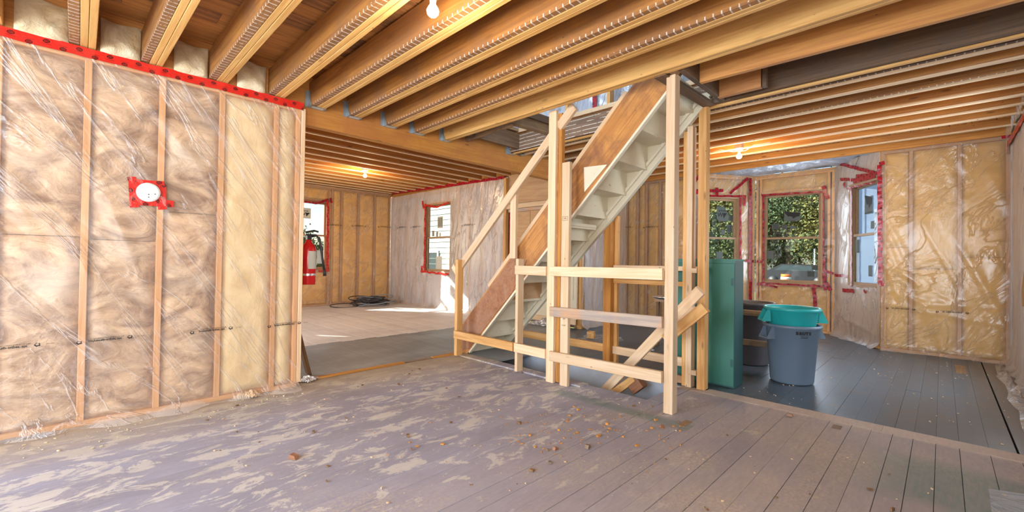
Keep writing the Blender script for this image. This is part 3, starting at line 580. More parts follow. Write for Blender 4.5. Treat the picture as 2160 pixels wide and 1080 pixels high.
# --- tapes (drawn on each wall between real points of that wall)
def tp(wo, m, a, b, w_=.06, mat='tape2', wav=.003, off=.028):
    tape(wo, m, on_wall(m, *a, off), on_wall(m, *b, off), w_, mat, off, wav)
tp(wfr, mFR, (828, 408), (1064, 374), .062); tp(wfr, mFR, (897, 430), (895, 573), .07, 'tape', .012); tp(wfr, mFR, (891, 424), (893, 440), .06, 'tape'); tp(wfr, mFR, (896, 433), (922, 437), .05, 'tape'); tp(wfr, mFR, (921, 437), (946, 427), .04, 'tape'); tp(wfr, mFR, (887, 572), (946, 579), .05, 'tape', .01); tp(wfr, mFR, (890, 561), (889, 577), .07, 'tape')
tp(wfr, mFR, (1077, 372), (1076, 560), .06, 'tape2')
tp(wf, mF, (632, 424), (668, 429), .05, 'tape2'); tp(wf, mF, (668, 429), (692, 421), .05, 'tape2'); tp(wf, mF, (697, 418), (700, 428), .05); tp(wf, mF, (692, 424), (691, 571), .055, 'tape', .008); tp(wf, mF, (672, 572), (695, 571), .04, 'tape')
# bay middle
q = (m2, ); 
for a, b, ww in (((1606, 412), (1738, 404), .035), ((1610, 412), (1610, 600), .035), ((1603, 597), (1734, 604), .035), ((1737, 392), (1746, 420), .06), ((1737, 408), (1737, 600), .02), ((1739, 545), (1738, 570), .035), ((1737, 570), (1758, 577), .04), ((1738, 575), (1741, 612), .05), ((1716, 600), (1720, 648), .055), ((1597, 598), (1640, 606), .04), ((1742, 596), (1752, 612), .06)): tp(w2, m2, a, b, ww)
# bay left flank
for a, b, ww in (((1562, 417), (1562, 560), .04), ((1583, 376), (1583, 640), .055), ((1578, 376), (1540, 408), .05), ((1473, 403), (1526, 402), .055), ((1456, 398), (1474, 372), .05), ((1512, 396), (1513, 412), .06), ((1482, 413), (1566, 414), .035), ((1571, 412), (1570, 434), .06), ((1456, 404), (1474, 404), .09), ((1573, 550), (1590, 551), .045)): tp(w3, m3, a, b, ww)
tp(w2, m2, (1597, 551), (1610, 552), .045)
# bay right flank
for a, b, ww in (((1795, 396), (1795, 604), .045), ((1770, 345), (1849, 366), .05), ((1772, 378), (1812, 380), .05), ((1800, 384), (1845, 372), .05), ((1805, 372), (1844, 370), .06), ((1780, 385), (1782, 396), .06), ((1786, 398), (1845, 384), .03), ((1760, 580), (1786, 583), .045), ((1777, 612), (1800, 614), .06), ((1822, 612), (1826, 617), .04)): tp(w1, m1, a, b, ww)
tp(wq, mQ, (1855, 348), (1857, 600), .05, 'tape2'); tp(wq, mQ, (1855, 346), (1866, 342), .05); tp(wq, mQ, (1856, 598), (1864, 600), .05); tp(wq, mQ, (2112, 287), (2130, 283), .07); 
tape(wr, mR, (10.6, 2.62), (9.2, 2.60), .07, 'tape', .03, .004); tape(wr, mR, (10.58, 2.66), (10.58, 2.5), .07, 'tape2', .032)
# printed lines on the plastic
for u, v in ((222, 717), (447, 697), (14, 735)): s, z = on_wall(mL, u, v, .03); poly_print(wl, mL, s, z, .022, tilt=.015)
s, z = on_wall(mL, 612, 684, .03); poly_print(wl, mL, .115, z, .021, tilt=.01)
for u, v in ((2008, 659), (1877, 650)): s, z = on_wall(mQ, u, v, .03); poly_print(wq, mQ, max(.14, min(s, .98)), z, .023, flipx=-1)
for u, v in ((705, 475), (757, 477), (811, 479)): s, z = on_wall(mF, u, v, .03); poly_print(wf, mF, s, z, .03)
for u, v in ((846, 480), (875, 479), (985, 475)): s, z = on_wall(mFR, u, v, .03); poly_print(wfr, mFR, s, z, .03)
for u, v in ((1316, 480), (1372, 479)): s, z = on_wall(mQ2, u, v, .03); poly_print(wq2, mQ2, s, z, .024)
s, z = on_wall(m1, 1808, 342, .03); poly_print(w1, m1, s, z, .02, flipx=-1, tilt=.9)

# ------------------------------------------------------------------ FLOOR
fl_ = MB()
def floorbox(x0, x1, y0, y1, z0=-.20, z1=-.028): fl_.box(x0, x1, y0, y1, z0, z1)
HX0, HX1, HY0, HY1 = 3.43, 4.06, 1.74, 4.12
floorbox(-2.8, HX0, -.6, 4.25); floorbox(HX1, 9.1, -.6, 4.6); floorbox(HX0, HX1, -.6, HY0); floorbox(HX0, HX1, HY1, 4.25); floorbox(-.6, 6.2, 4.25, 10.8)
FL = structure('floor', fl_, 'dark')
def plank(x0, x1, y0, y1, mat, axis='x', dz=0., nm='floor_board'):
    g = .0011 if mat != 'floor_blue' else .0005
    if axis == 'x' and x0 > 3.9:
        if abs(y0+.34) < .01: y0 += .007
        if abs(y1+.34) < .01: y1 -= .003
    if axis == 'x': a, b, w_ = (x0+g*.4, (y0+y1)/2, -.0125+dz), (x1-g*.4, (y0+y1)/2, -.0125+dz), y1-y0-2*g; up = (0, 1, 0)
    else: a, b, w_ = ((x0+x1)/2, y0+g*.4, -.0125+dz), ((x0+x1)/2, y1-g*.4, -.0125+dz), x1-x0-2*g; up = (-1, 0, 0)
    return board(nm, a, b, w_, .025, mat, FL, up=up, bev=.0012 if mat != 'floor_blue' else .0005)
SE = [-.58, -.34, -.212, -.079, .028, .137, .24, .352, .462, .590, .720, .857, .98, 1.06, 1.18, 1.303, 1.40, 1.52, 1.64, 1.77, 1.935, 2.08, 2.20, 2.335, 2.47, 2.61, 2.75, 2.90, 3.05, 3.20, 3.36, 3.51, 3.66, 3.82, 3.97, 4.11, 4.235]
CUTS = [-1.2, .3, 1.4, 2.2, 2.9, .9, -.4, 1.8]
for i, (a, b) in enumerate(zip(SE, SE[1:])):
    x1 = HX0 if b > HY0+.05 else 3.985
    c = CUTS[(i*3) % 8]+.13*((i*7) % 5)
    if c > 3.0: c = 1.1
    dz = -.0015*((i*5) % 3)
    plank(-2.8, c, a, b, 'floor_main', dz=dz); plank(c, x1, a, b, 'floor_main', dz=dz)
    if b <= HY0+.05:
        if not (1.60 < b): plank(4.145, 5.5+.4*((i*3) % 5) if i % 2 else 7.9, a, b, 'floor_blue', dz=-.001*(i % 3)); 
        if i % 2 and not (1.60 < b): plank(5.5+.4*((i*3) % 5), 7.9, a, b, 'floor_blue')
plank(3.985, 4.145, -.58, .30, 'floor_main', 'y'); plank(3.985, 4.145, .30, .95, 'floor_main', 'y'); plank(3.985, 4.145, .95, 1.64, 'floor_main', 'y')
plank(HX0, 4.06, 1.64, 1.74, 'floor_main', dz=.001)
for i, (a, b) in enumerate(zip(SE, SE[1:])):
    if a > 1.5 and b < 4.24: plank(HX1+.02, 5.9 if i % 2 else 6.8, a, b, 'floor_blue'); plank(5.9 if i % 2 else 6.8, 7.9, a, b, 'floor_blue')
plank(3.985, HX1+.02, 1.64, 1.77, 'floor_main', 'x') if False else None
plank(HX1+.02, 7.9, 4.235, 4.55, 'floor_blue')
for i in range(9): plank(7.9, 9.0, .72+.28*i, 1.0+.28*i, 'floor_blue') if .72+.28*i < 3.2 else None
# thin threshold board along the well (its nosing) and the painted sheet at the stair foot
board('floor_trim', (3.36, 2.36, .006), (3.36, 4.2, .006), .13, .016, 'floor_main', FL, up=(1, 0, 0))
link('stair_foot_sheet', MB().box(HX0-.04, HX1+.02, 3.62, 4.22, -.012, .006), 'floor_grey', FL)
# rooms beyond the beam: one step of grey boards, then pale ones, laid the other way
for i in range(38):
    x0 = -.5+i*.176; 
    if x0 > 6.05: break
    x1 = min(x0+.176, 6.15); plank(x0, x1, 4.30, 5.93+.02*(i % 3), 'floor_grey', 'y', -.002); c = 8.2+.5*((i*3) % 4); plank(x0, x1, 5.93+.02*(i % 3), c, 'floor_pale', 'y', -.001*(i % 2)); plank(x0, x1, c, 10.78, 'floor_pale', 'y')
board('sill_strip', (1.47, 4.267, .004), (2.62, 4.267, .004), .05, .02, 'lumber_orange', FL, up=(0, 1, 0)); board('sill_strip', (2.62, 4.267, -.006), (3.0, 4.267, -.006), .05, .02, 'dirty_board', FL, up=(0, 1, 0)); board('sill_strip', (3.0, 4.267, .002), (3.34, 4.267, .002), .05, .02, 'lumber_orange', FL, up=(0, 1, 0))
# stair well below the floor: painted lining and dark basement
well = MB().box(HX1-.02, HX1-.001, 1.5, 4.3, -1.9, -.004)
link('well_lining', well, 'greywhite', FL, label='blue white painted lining of the stair well')
link('well_lining', MB().box(HX0+.001, HX0+.02, 1.5, 4.3, -1.9, -.03).box(HX0-.04, HX1, HY0+.001, HY0+.02, -1.9, -.03).box(HX0-.04, HX1, 4.26, 4.3, -1.9, -.2), 'greywhite', FL)
link('basement_floor', MB().box(2.9, 4.6, 1.2, 4.5, -1.95, -1.9), 'dark', FL)

# ------------------------------------------------------------------ CEILING
cb = MB()
for x0, x1, y0, y1 in ((-2.9, 3.22, -.7, 4.2), (4.14, 9.2, -.7, 4.7), (3.22, 4.14, -.7, 1.42), (3.22, 4.14, 3.98, 4.2)): cb.box(x0, x1, y0, y1, 2.86, 2.9)
cb.box(-.7, 6.3, 4.2, 10.9, 3.14, 3.18)
CE = structure('ceiling', cb, 'sheath')
y = -.6; i = 0
while y < 4.15:
    w_ = .165+.04*((i*7) % 4)/4; 
    for a, b in ((-2.8, .2+.5*((i*3) % 4)), (.2+.5*((i*3) % 4), 3.22)):
        board('subfloor_plank', (a+.001, y+w_/2, 2.84), (b-.001, y+w_/2, 2.84), w_-.006, .022, 'subfloor_old' if (i*5+int(a > 0)*3) % 7 < 4 else 'subfloor_mid', CE, up=(0, 1, 0))
    board('subfloor_plank', (4.14, y+w_/2, 2.84), (7.9, y+w_/2, 2.84), w_-.006, .022, 'subfloor_mid', CE, up=(0, 1, 0))
    y += w_; i += 1
for i in range(36):
    x0 = -.4+.185*i
    if x0 < 6.1: board('subfloor_plank', (x0+.09, 4.3, 3.105), (x0+.09, 10.75, 3.125), .18, .022, 'subfloor_mid', CE, up=(1, 0, 0))
# main room joists: an old sawn joist sistered with two new ones, each line taken between two points of its plane
MZ = lambda y: 2.60-.02*(y-1.5)
def mj(u, v): p = fpl(u, v, 2.63, 0, -.02); return p[0], p[1]
J = [((203, 102), (211, 0)), ((344, 140), (425, 0)), ((481, 176), (640, 0)), ((600, 208), (867, 0)), ((677, 236), (1081, 0)), ((756, 253), (1285, 0)), ((833, 271), (1480, 0)), ((895, 284), (1665, 0)), ((953, 297), (1740, 52))]
JL = []
for k, (a, b) in enumerate(J):
    (xa, ya), (xb, yb) = mj(*a), mj(*b); JL.append((xa, ya, xb, yb))
def jx(k, y):
    xa, ya, xb, yb = JL[k]; return xa+(xb-xa)*(y-ya)/(yb-ya)
def joist_hanger(x0, x1, z, parent, yb=4.17):
    mb = MB(); w_ = x1-x0; t = .0025
    mb.box(x0-.004, x1+.004, yb-.075, yb, z-.004, z-.001)
    for xs_ in (x0-.0045, x1+.002): mb.prism([(yb, z-.003), (yb-.075, z-.003), (yb-.075, z+.012), (yb-.05, z+.05), (yb-.036, z+.10), (yb-.034, z+.15), (yb, z+.15)], xs_, xs_+t, 0)
    for xs0, xs1 in ((x0-.035, x0), (x1, x1+.03)): mb.box(xs0, xs1, yb-.004, yb-.001, z, z+.15)
    o = link('joist_hanger', mb, 'galv', parent)
    link('hanger_label', MB().box(x0+.012, x1-.012, yb-.062, yb-.02, z-.0052, z-.0045), 'paper', o)
    return o
def jboard(nm, x_off, k, t, h, mat, y0, y1, dz=0., par=None):
    a = (jx(k, y0)-x_off, y0, MZ(y0)+h/2+dz); b = (jx(k, y1)-x_off, y1, MZ(y1)+h/2+dz); return board(nm, b, a, h, t, mat, par)
for k in range(9):
    ye = 4.165
    if k < 8:
        wd = (.05, .045, .05, .05, .05, .045, .045, .045)[k]
        mat = 'joist_old' if k not in (4, ) else 'joist_old'
        j = jboard('joist', .078+wd/2, k, wd, .222, mat, -.6, ye, .002, CE)
        jboard('sister_joist', .019, k, .037, .215, 'joist_new', -.6, ye, 0, j); jboard('sister_joist', .058, k, .037, .215, 'joist_new', -.6, ye, .001, j)
        if k >= 4: x = jx(k, ye); joist_hanger(x-.078-wd, x, MZ(ye), CE)
    else:
        j = jboard('joist', .02, k, .038, .225, 'joist_new', -.6, ye, 0, CE); jboard('sister_joist', .06, k, .038, .225, 'joist_new', -.6, ye, 0, j); x = jx(k, ye); joist_hanger(x-.08, x, MZ(ye), CE)
for x in (-.32, -.72, -1.13, -1.53, -1.94, -2.34):
    j = board('joist', (x-.1, -.6, 2.71), (x-.1, ye, 2.66), .222, .05, 'joist_old', CE); board('sister_joist', (x-.02, -.6, 2.71), (x-.02, ye, 2.66), .215, .037, 'joist_new', j); board('sister_joist', (x-.058, -.6, 2.71), (x-.058, ye, 2.66), .215, .037, 'joist_new', j)
# beam on the line of the left wall, two plies
bm = board('beam', (1.0, 4.195, 2.61), (6.2, 4.195, 2.60), .45, .045, 'beam', CE, bev=.004); board('beam_ply', (1.46, 4.243, 2.61), (6.2, 4.243, 2.60), .45, .045, 'beam', bm, bev=.004)
board('beam', (1.0, 4.29, 2.97), (6.2, 4.29, 2.97), .3, .03, 'subfloor_mid', CE)
# stair opening: headers, trimmer with lath marks, tail joists
JT = 4.10
tr = board('joist', (4.12, 1.35, 2.72), (4.12, 4.165, 2.71), .21, .045, 'trimmer_lath', CE, label='old trimmer joist with rows of white lath marks'); board('joist', (4.12, -.58, 2.72), (4.12, 1.35, 2.72), .21, .045, 'old_dark', CE); board('sister_joist', (4.165, -.58, 2.695), (4.165, 4.165, 2.685), .19, .038, 'joist_new', tr)
joist_hanger(4.10, 4.185, 2.592, CE)
board('header', (3.20, 3.97, 2.72), (4.10, 3.97, 2.72), .2, .045, 'old_dark', CE); board('header', (3.22, 1.41, 2.74), (4.10, 1.41, 2.74), .26, .045, 'old_dark', CE)
p0, p1 = fz(987, 300, 2.6), fz(1060, 268, 2.62)
board('scab_board', (3.36, 4.14, 2.68), (3.36, 3.35, 2.70), .16, .035, 'dirty_board', CE, label='dirty offcut of old joist in the corner of the stair opening')
board('scab_board', (3.30, 3.36, 2.70), (3.98, 3.30, 2.70), .10, .09, 'dirty_board', CE); board('scab_board', (3.30, 3.30, 2.79), (4.0, 3.24, 2.78), .08, .05, 'old_dark', CE)
board('joist', (3.53, 1.385, 2.715), (3.60, -.58, 2.715), .23, .045, 'joist_dark' if False else 'subfloor_mid', CE); board('sister_joist', (3.30, 1.385, 2.70), (3.28, .3, 2.70), .16, .04, 'joist_new', CE) if False else None
board('patch_block', (3.97, 1.40, 2.70), (3.97, 1.06, 2.70), .19, .05, 'ply_orange', CE, label='square block of orange grained lumber'); board('patch_block', (3.97, 1.05, 2.70), (3.97, 1.02, 2.70), .19, .05, 'old_dark', CE)
board('header', (3.16, 1.55, 2.603), (4.06, 1.52, 2.603), .03, .10, 'old_dark', CE)
# right room joists
RZ = lambda x: 2.61+.04*(x-4.1)
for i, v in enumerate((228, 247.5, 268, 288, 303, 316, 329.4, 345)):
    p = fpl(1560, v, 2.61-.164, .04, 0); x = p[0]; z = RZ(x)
    j = board('joist', (x-.02, -.58, z+.115), (x-.02, 4.165 if x < 6.1 else 4.45, z+.115), .19, .038, 'joist_side' if i > 1 else 'joist_dark', CE); board('furring_strip', (x-.02, -.58, z+.010), (x-.02, 4.165 if x < 6.1 else 4.45, z+.010), .020, .042, 'lumber', j)  # pale strip added so the joist's underside reads brighter than its sides
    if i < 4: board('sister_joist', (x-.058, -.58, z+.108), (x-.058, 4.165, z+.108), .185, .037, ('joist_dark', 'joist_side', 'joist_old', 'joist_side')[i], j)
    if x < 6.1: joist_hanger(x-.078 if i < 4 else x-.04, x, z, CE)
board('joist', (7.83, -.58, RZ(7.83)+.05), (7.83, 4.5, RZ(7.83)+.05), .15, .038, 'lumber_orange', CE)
# plastic over the joist ends at the right wall
link('joist_end_sheet', grid_sheet(3.2, .22, .03, [], folds(14, 3.2, .2, 1.3, .5, .02, .02), noise=.006), 'poly', CE, Matrix.Translation((4.7, -.55, 2.66)), smooth=True)
# far left room joists, running the other way
ys = []
for v in (277, 293, 308, 321, 332, 342, 351, 359, 366, 372.5, 378.5, 383.5):
    p = fpl(636, v, 2.85-.124, 0, .02); ys.append(p[1])
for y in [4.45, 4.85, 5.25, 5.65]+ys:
    z = HF(y); j = board('joist', (-.45, y+.02, z+.12), (6.1, y+.02, z+.12), .20, .038, 'joist_side', CE); board('furring_strip', (-.45, y+.02, z+.010), (6.1, y+.02, z+.010), .020, .042, 'lumber', j)  # underside brightened here too by an added strip of pale lumber
# bay ceiling sheet
bc = MB(); nx = 40; ny = 60
for j in range(ny+1):
    for i in range(nx+1):
        yy = .58+2.68*j/ny; xx = 7.83+1.14*i/nx; bc.v.append((xx, yy, 2.775+.012*math.sin(yy*9+xx*3)+.014*math.sin(xx*17+2*math.sin(yy*5))+.008*math.sin(yy*31+xx*9)+.03*(xx-7.83)))
bc.f = [(j*(nx+1)+i, j*(nx+1)+i+1, (j+1)*(nx+1)+i+1, (j+1)*(nx+1)+i) for j in range(ny) for i in range(nx)]
link('bay_ceiling_sheet', bc, 'poly_silver', CE, smooth=True, label='silvery plastic stretched under the bay ceiling'); link('bay_ceiling_backing', MB().box(7.8, 9.1, .5, 3.3, 2.84, 2.86), 'batt_blue', CE)
# upper storey glimpsed through the opening
wu, mU, _ = wall('wall_upstairs', (4.30, 1.0), (4.30, 4.3), 2.3, [.25, .75, 1.25, 1.75, 2.25, 2.75], 'batt_blue', z0=2.86, sheet='poly_silver', fold=side_fold(3.2, 1.5, 20), studmat='lumber')
for y_ in (1.9, 2.62, 3.2, 3.9): board('stud', (4.17, y_, 2.90), (4.17, y_, 5.0), .038, .089, 'lumber_warm', wu, up=(0, 1, 0))
board('bottom_plate', (4.165, 1.0, 2.875), (4.165, 4.2, 2.875), .05, .10, 'lumber', wu); tape(wu, mU, (1.9, .0), (1.9, 1.4), .06, 'tape2', .03)
structure('ceiling_upstairs', MB().box(1.5, 4.5, .8, 4.5, 5.0, 5.05).box(1.5, 1.55, .8, 4.5, 2.9, 5.0).box(1.5, 4.5, 4.3, 4.35, 2.9, 5.0).box(1.5, 4.5, .8, .85, 2.9, 5.0), 'white_pl')
# plywood closing the wall behind the stairs
for a, b, c_, d_, mt_, nm in ((4.42, 6.15, 2.28, 2.86, 'ply', 'plywood_sheet'), (4.42, 5.55, 1.2, 2.17, 'ply', 'plywood_sheet'), (5.56, 6.08, .9, 2.17, 'ply', 'plywood_sheet')): link(nm, MB().bbox(a-(a+b)/2, b-(a+b)/2, c_-(c_+d_)/2, d_-(c_+d_)/2, -.006, .006), mt_, wfr, Matrix.Translation((6.10, (a+b)/2, (c_+d_)/2)) @ Matrix(((0, 0, 1, 0), (1, 0, 0, 0), (0, 1, 0, 0), (0, 0, 0, 1))))
board('blocking', (6.06, 4.45, 2.22), (6.06, 6.17, 2.22), .09, .05, 'lumber', wfr); board('blocking', (6.07, 4.45, 2.14), (6.07, 6.1, 2.14), .06, .04, 'weathered', wfr); board('stud', (6.06, 6.18, .05), (6.06, 6.18, 2.8), .07, .08, 'lumber_warm', wfr, up=(0, 1, 0))
# old cream panelled door leaf built into the lower part
dr = structure('door_1', MB().box(6.085, 6.115, 4.45, 5.55, .16, 1.18), 'cream')
for y0_, y1_ in ((4.52, 4.98), (5.05, 5.48)):
    link('door_panel', MB().box(6.072, 6.086, y0_, y1_, .50, .53).box(6.072, 6.086, y0_, y1_, 1.08, 1.11).box(6.072, 6.086, y0_, y0_+.03, .53, 1.08).box(6.072, 6.086, y1_-.03, y1_, .53, 1.08), 'cream', dr)
board('bottom_board', (6.06, 4.45, .12), (6.06, 5.6, .12), .09, .035, 'lumber', dr)
# ================================================================== THINGS
# --- staircase
st = thing('staircase', (3.75, 4.1, 0), 'steep old wooden staircase with brown side board and cream painted underside', 'staircase')
BL = lambda y: .05+1.02*(4.09-y)          # lower edge of the stringers
def stringer(x0, x1, mat, ytop=1.50, dz=.45, nm='stringer', label=None):
    zt = 2.72; poly = [(4.14, 0.004), (4.33, .004), (4.33, BL(4.33)+dz), (4.09-(zt-.05-dz)/1.02, zt), (ytop+.03, zt), (ytop, BL(ytop))]
    cy_ = 2.9; cz = 1.3; ang = math.atan(1.02)
    # object frame with local X along the slope, so that the grain runs with the board
    R_ = Matrix.Rotation(math.pi, 4, 'Z') @ Matrix.Rotation(0, 4, 'X')
    d = Vector((0, -math.cos(ang), math.sin(ang))); n_ = Vector((0, math.sin(ang), math.cos(ang))); m = Matrix((d, n_, d.cross(n_))).transposed().to_4x4(); m.translation = Vector(((x0+x1)/2, cy_, cz)); mi = m.inverted(); s = MB(); hw = (x1-x0)/2
    P = [mi @ Vector(((x0+x1)/2, a, b)) for a, b in poly]; s.prism([(p.x, p.y) for p in P], -hw, hw, 2); return link(nm, s, mat, st, m, label=label)
ns = stringer(3.42, 3.46, 'stringer', label='bare brown board with knots')
fs = stringer(4.06, 4.095, 'cream', dz=.36, label='cream painted board')
def slope_bar(nm, x, w_x, off, h, y0, y1, mat, label=None, par=None):
    a = Vector((x, y0, BL(y0))); b = Vector((x, y1, BL(y1))); n_ = Vector((0, .714, .70)); a += n_*off; b += n_*off
    return board(nm, a, b, h, w_x, mat, par or st, up=n_, label=label)
slope_bar('stringer_edge', 3.437, .045, -.008, .022, 4.10, 1.52, 'cream'); slope_bar('stringer_edge', 4.078, .05, -.01, .03, 4.10, 1.52, 'cream'); slope_bar('stringer_moulding', 4.045, .022, .05, .03, 4.0, 1.55, 'cream')
slope_bar('side_batten', 3.475, .038, .34, .085, 3.55, 1.76, 'lumber', 'fresh lumber strip nailed along the top edge')
link('painted_patch', MB().prism([tuple(fx(u, v, 3.415)[1:]) for u, v in ((1232, 353), (1281, 347), (1233, 405))], 3.412, 3.420, 0), 'cream', st, label='cream painted triangular infill')
link('lower_stain', MB().prism([(4.31, .03), (4.31, BL(4.31)+.42), (3.36, BL(3.36)+.42), (3.16, BL(3.16)+.16), (3.36, BL(3.36)+.02), (4.10, .07)], 3.414, 3.420, 0), 'stringer_red', st, label='reddish brown stained lower board')
for i in range(0, 12):
    z = .235*i; yb = 4.09-(z-.11)/1.02
    if i: link('tread', MB().box(3.46, 4.06, yb-.01, yb+.255, z-.028, z), 'cream', st); 
    link('riser', MB().box(3.46, 4.06, yb-.012, yb+.004, z+.0 if i else .01, z+.207), 'cream' if i != 3 else 'ply', st)
link('nailer', MB().box(3.46, 3.98, 2.66, 2.70, 1.52, 1.55), 'cream', st); link('tread_batten', MB().box(3.48, 4.0, 2.68, 2.71, 1.50, 1.53), 'cream', st)

# --- near guard
g = thing('stair_guard', (3.22, 2.9, 0), 'pale lumber guard with sloping handrail, nearest the camera beside the stair well', 'railing')
X0 = 3.22; PL = [('post', 4.115, .001, 1.13, .089, .038, 'lumber_warm'), ('post', 3.135, 0, 1.17, .089, .038, 'lumber')]
def gp(y, z0, z1, dx, dy, mat='lumber', x=None, nm='post', par=None, label=None): return post(nm, X0+.045 if x is None else x, y, z0, z1, dx, dy, mat, par or g, label)
gp(4.145, .012, 1.16, .089, .05, 'lumber_warm', 3.29, label='short end post'); gp(3.13, .012, 1.175, .089, .036, 'lumber', 3.285, label='short post'); gp(2.665, 0, 2.60, .038, .089, 'lumber', 3.24, label='tall post'); gp(2.60, .008, 2.57, .05, .045, 'lumber_orange', 3.285, label='orange tinted tall post'); gp(2.50, 0, 2.08, .04, .089, 'lumber', 3.245, label='post cut at a slant under the handrail')
gp(1.49, 0, 2.60, .085, .072, 'lumber', 3.262, label='doubled tall post nearest the camera')
RX = 3.185
def rail(nm, y0, y1, z0, z1, mat='lumber', x=3.2, h=.09, label=None): return board(nm, (x, y0, z0), (x, y1, z1), h, .036, mat, g, label=label)
rail('rail', 3.125, 2.71, 1.06, 1.058, x=3.222); rail('rail', 2.64, 1.527, 1.06, 1.065, x=3.20); rail('rail', 2.64, 1.527, .68, .695, 'weathered', 3.20, label='stained weathered rail'); rail('rail', 2.64, 1.527, .26, .275, x=3.20); rail('rail', 3.125, 2.71, .265, .262, x=3.222); rail('rail', 4.13, 3.15, .27, .265, 'lumber_warm', x=3.225)
board('handrail', (3.33, 4.20, 1.05), (3.33, 2.58, 2.56), .088, .038, 'lumber', g, up=(0, .68, .73), label='sloping fresh lumber handrail'); board('handrail_block', (3.30, 4.27, 1.08), (3.30, 4.17, .98), .07, .04, 'lumber', g, up=(0, .68, .73))
post('handrail_support', 3.36, 3.30, 1.18, 1.90, .04, .085, 'lumber', g); board('handrail_block', (3.27, 2.62, 2.44), (3.27, 2.44, 2.60), .09, .04, 'lumber', g, up=(0, .6, .8))
pc = [o_ for o_ in g.children if o_.get('label', '').startswith('post cut')][0]
for zz_, s_ in ((1.555, 'HS'), (.62, 'SPF'), (.56, 'S-DRY')):
    text(s_, .026 if s_ == 'HS' else .018, 'ink', pc, Matrix.Translation((3.2245, 2.50, zz_)) @ Matrix(((0, 0, -1, 0), (-1, 0, 0, 0), (0, 1, 0, 0), (0, 0, 0, 1))))
mbx = MB()
for a_, b_, c_, d_ in ((-.03, .03, -.02, -.018), (-.03, .03, .018, .02), (-.03, -.028, -.018, .018), (.028, .03, -.018, .018)): mbx.box(3.2235, 3.2245, 2.50+a_, 2.50+b_, 1.555+c_, 1.555+d_)
link('stamp_frame', mbx, 'ink', pc)
# --- far guard
h = thing('stair_guard', (4.15, 2.3, 0), 'lumber guard rails and warm brown posts on the far side of the stair well', 'railing')
post('post', 4.15, 2.60, 0, 1.60, .09, .09, 'lumber_orange', h, 'warm brown doubled post'); post('post', 4.20, 2.535, 0, 1.66, .05, .038, 'lumber_warm', h)
post('post', 4.11, 1.735, 0, 2.40, .07, .038, 'lumber_warm', h); post('post', 4.10, 1.685, 0, 2.44, .085, .055, 'lumber', h); post('post', 4.10, 1.57, .001, 2.60, .089, .072, 'lumber_warm', h, 'tall post by the green cabinet')
for a, b, z, mt_ in ((2.55, 1.60, 1.10, 'lumber'), (2.55, 1.76, .95, 'lumber_warm'), (4.0, 2.65, .205, 'lumber_warm'), (2.55, 1.76, .20, 'lumber')): board('rail', (4.17, a, z), (4.17, b, z), .085 if z < .5 else .045, .036, mt_, h)
board('rail', (4.07, 1.66, 1.085), (4.07, 1.61, 1.085), .045, .036, 'lumber', h); board('rail', (4.08, 1.655, .14), (4.08, 1.61, .14), .045, .05, 'lumber', h); board('bottom_plate', (4.13, 1.9, .04), (4.13, 1.72, .04), .07, .04, 'weathered', h)

# --- lumber leaning in the stair well
def fxp(u, v, x): return Vector(fx(u, v, x)[:])
def lean(u0, v0, u1, v1, x0, x1, w_, label, mat='lumber', t=.038):
    a, b = fxp(u0, v0, x0), fxp(u1, v1, x1); d = (b-a).normalized(); n_ = Vector((0, -d.z, d.y)) if False else Vector((-.3, 0, 0)).cross(d); n_.normalize()
    if n_.z < 0: n_ = -n_
    o = board('loose_board', a, b, w_, t, mat, None, up=n_); return tag(o, label, 'board')
lean(1262, 838, 1478, 612, 3.90, 3.62, .088, 'long fresh board leaning out of the stair well, top end above the others')
lean(1420, 697, 1466, 650, 3.66, 3.58, .05, 'narrow pale board end between the two wider leaning boards')
lean(1300, 832, 1486, 655, 3.78, 3.52, .088, 'lowest of the leaning boards, its cut end beside the tall post by the green cabinet', 'lumber_warm') if False else None
lean(1404, 716, 1488, 648, 3.56, 3.50, .088, 'short warm board, lowest of the leaning boards by the green cabinet', 'lumber_warm')
lean(1290, 832, 1338, 798, 3.84, 3.84, .07, 'short board lying beside the foot of the long leaning board', 'lumber_warm')
c = fxp(1345, 815, 3.86); o = board('wood_block', c+Vector((0, .05, -.04)), c+Vector((0, -.05, .05)), .09, .09, 'stringer_red', None, up=(0, .7, .7)); tag(o, 'reddish wood block in the stair well at the foot of the leaning boards', 'block')

# --- bulbs
def bulb(u, v, zc, r, e, label, col):
    p = fz(u, v, zc); t = thing('ceiling_bulb', (p[0], p[1], zc), label, 'lamp', 'bare bulbs under the joists')
    T = Matrix.Translation((p[0], p[1], zc)); link('base', MB().lathe([(0, r*3.2), (r*1.75, r*3.2), (r*1.75, r*2.95), (r*1.2, r*2.5), (r*.6, r*2.3), (r*.55, r*1.6), (.0, r*1.6)], 24), 'white_pl', t, T, True)
    link('collar', MB().lathe([(r*.5, r*1.7), (r*.52, r*1.0), (0, r*1.0)], 20), 'white_pl', t, T, True)
    k = NT('lit_bulb'); em = k.n('Emission', {'Color': (*col, 1), 'Strength': 14}); k.t.links.new(em.outputs[0], k.out.inputs[0])
    link('glass_bulb', MB().lathe([(r*.5, r*1.05), (r*.72, r*.75), (r*.98, r*.2), (r, 0), (r*.93, -r*.4), (r*.6, -r*.8), (0, -r)], 24), k.m, t, T, True)
    link('junction_box', MB().box(-r*1.3, r*1.3, -r*1.3, r*1.3, r*3.2, r*3.2+.12), 'galv', t, T)
    l = bpy.data.lights.new('bulb_light', 'POINT'); l.energy = e; l.color = col; l.shadow_soft_size = r*1.3; lo = bpy.data.objects.new('bulb_light', l); C.objects.link(lo); lo.location = (p[0], p[1], zc-r*2.4)
bulb(913, 24, 2.50, .033, 12, 'bare bright bulb under the main room joists, nearest the camera', (1, .86, .68))
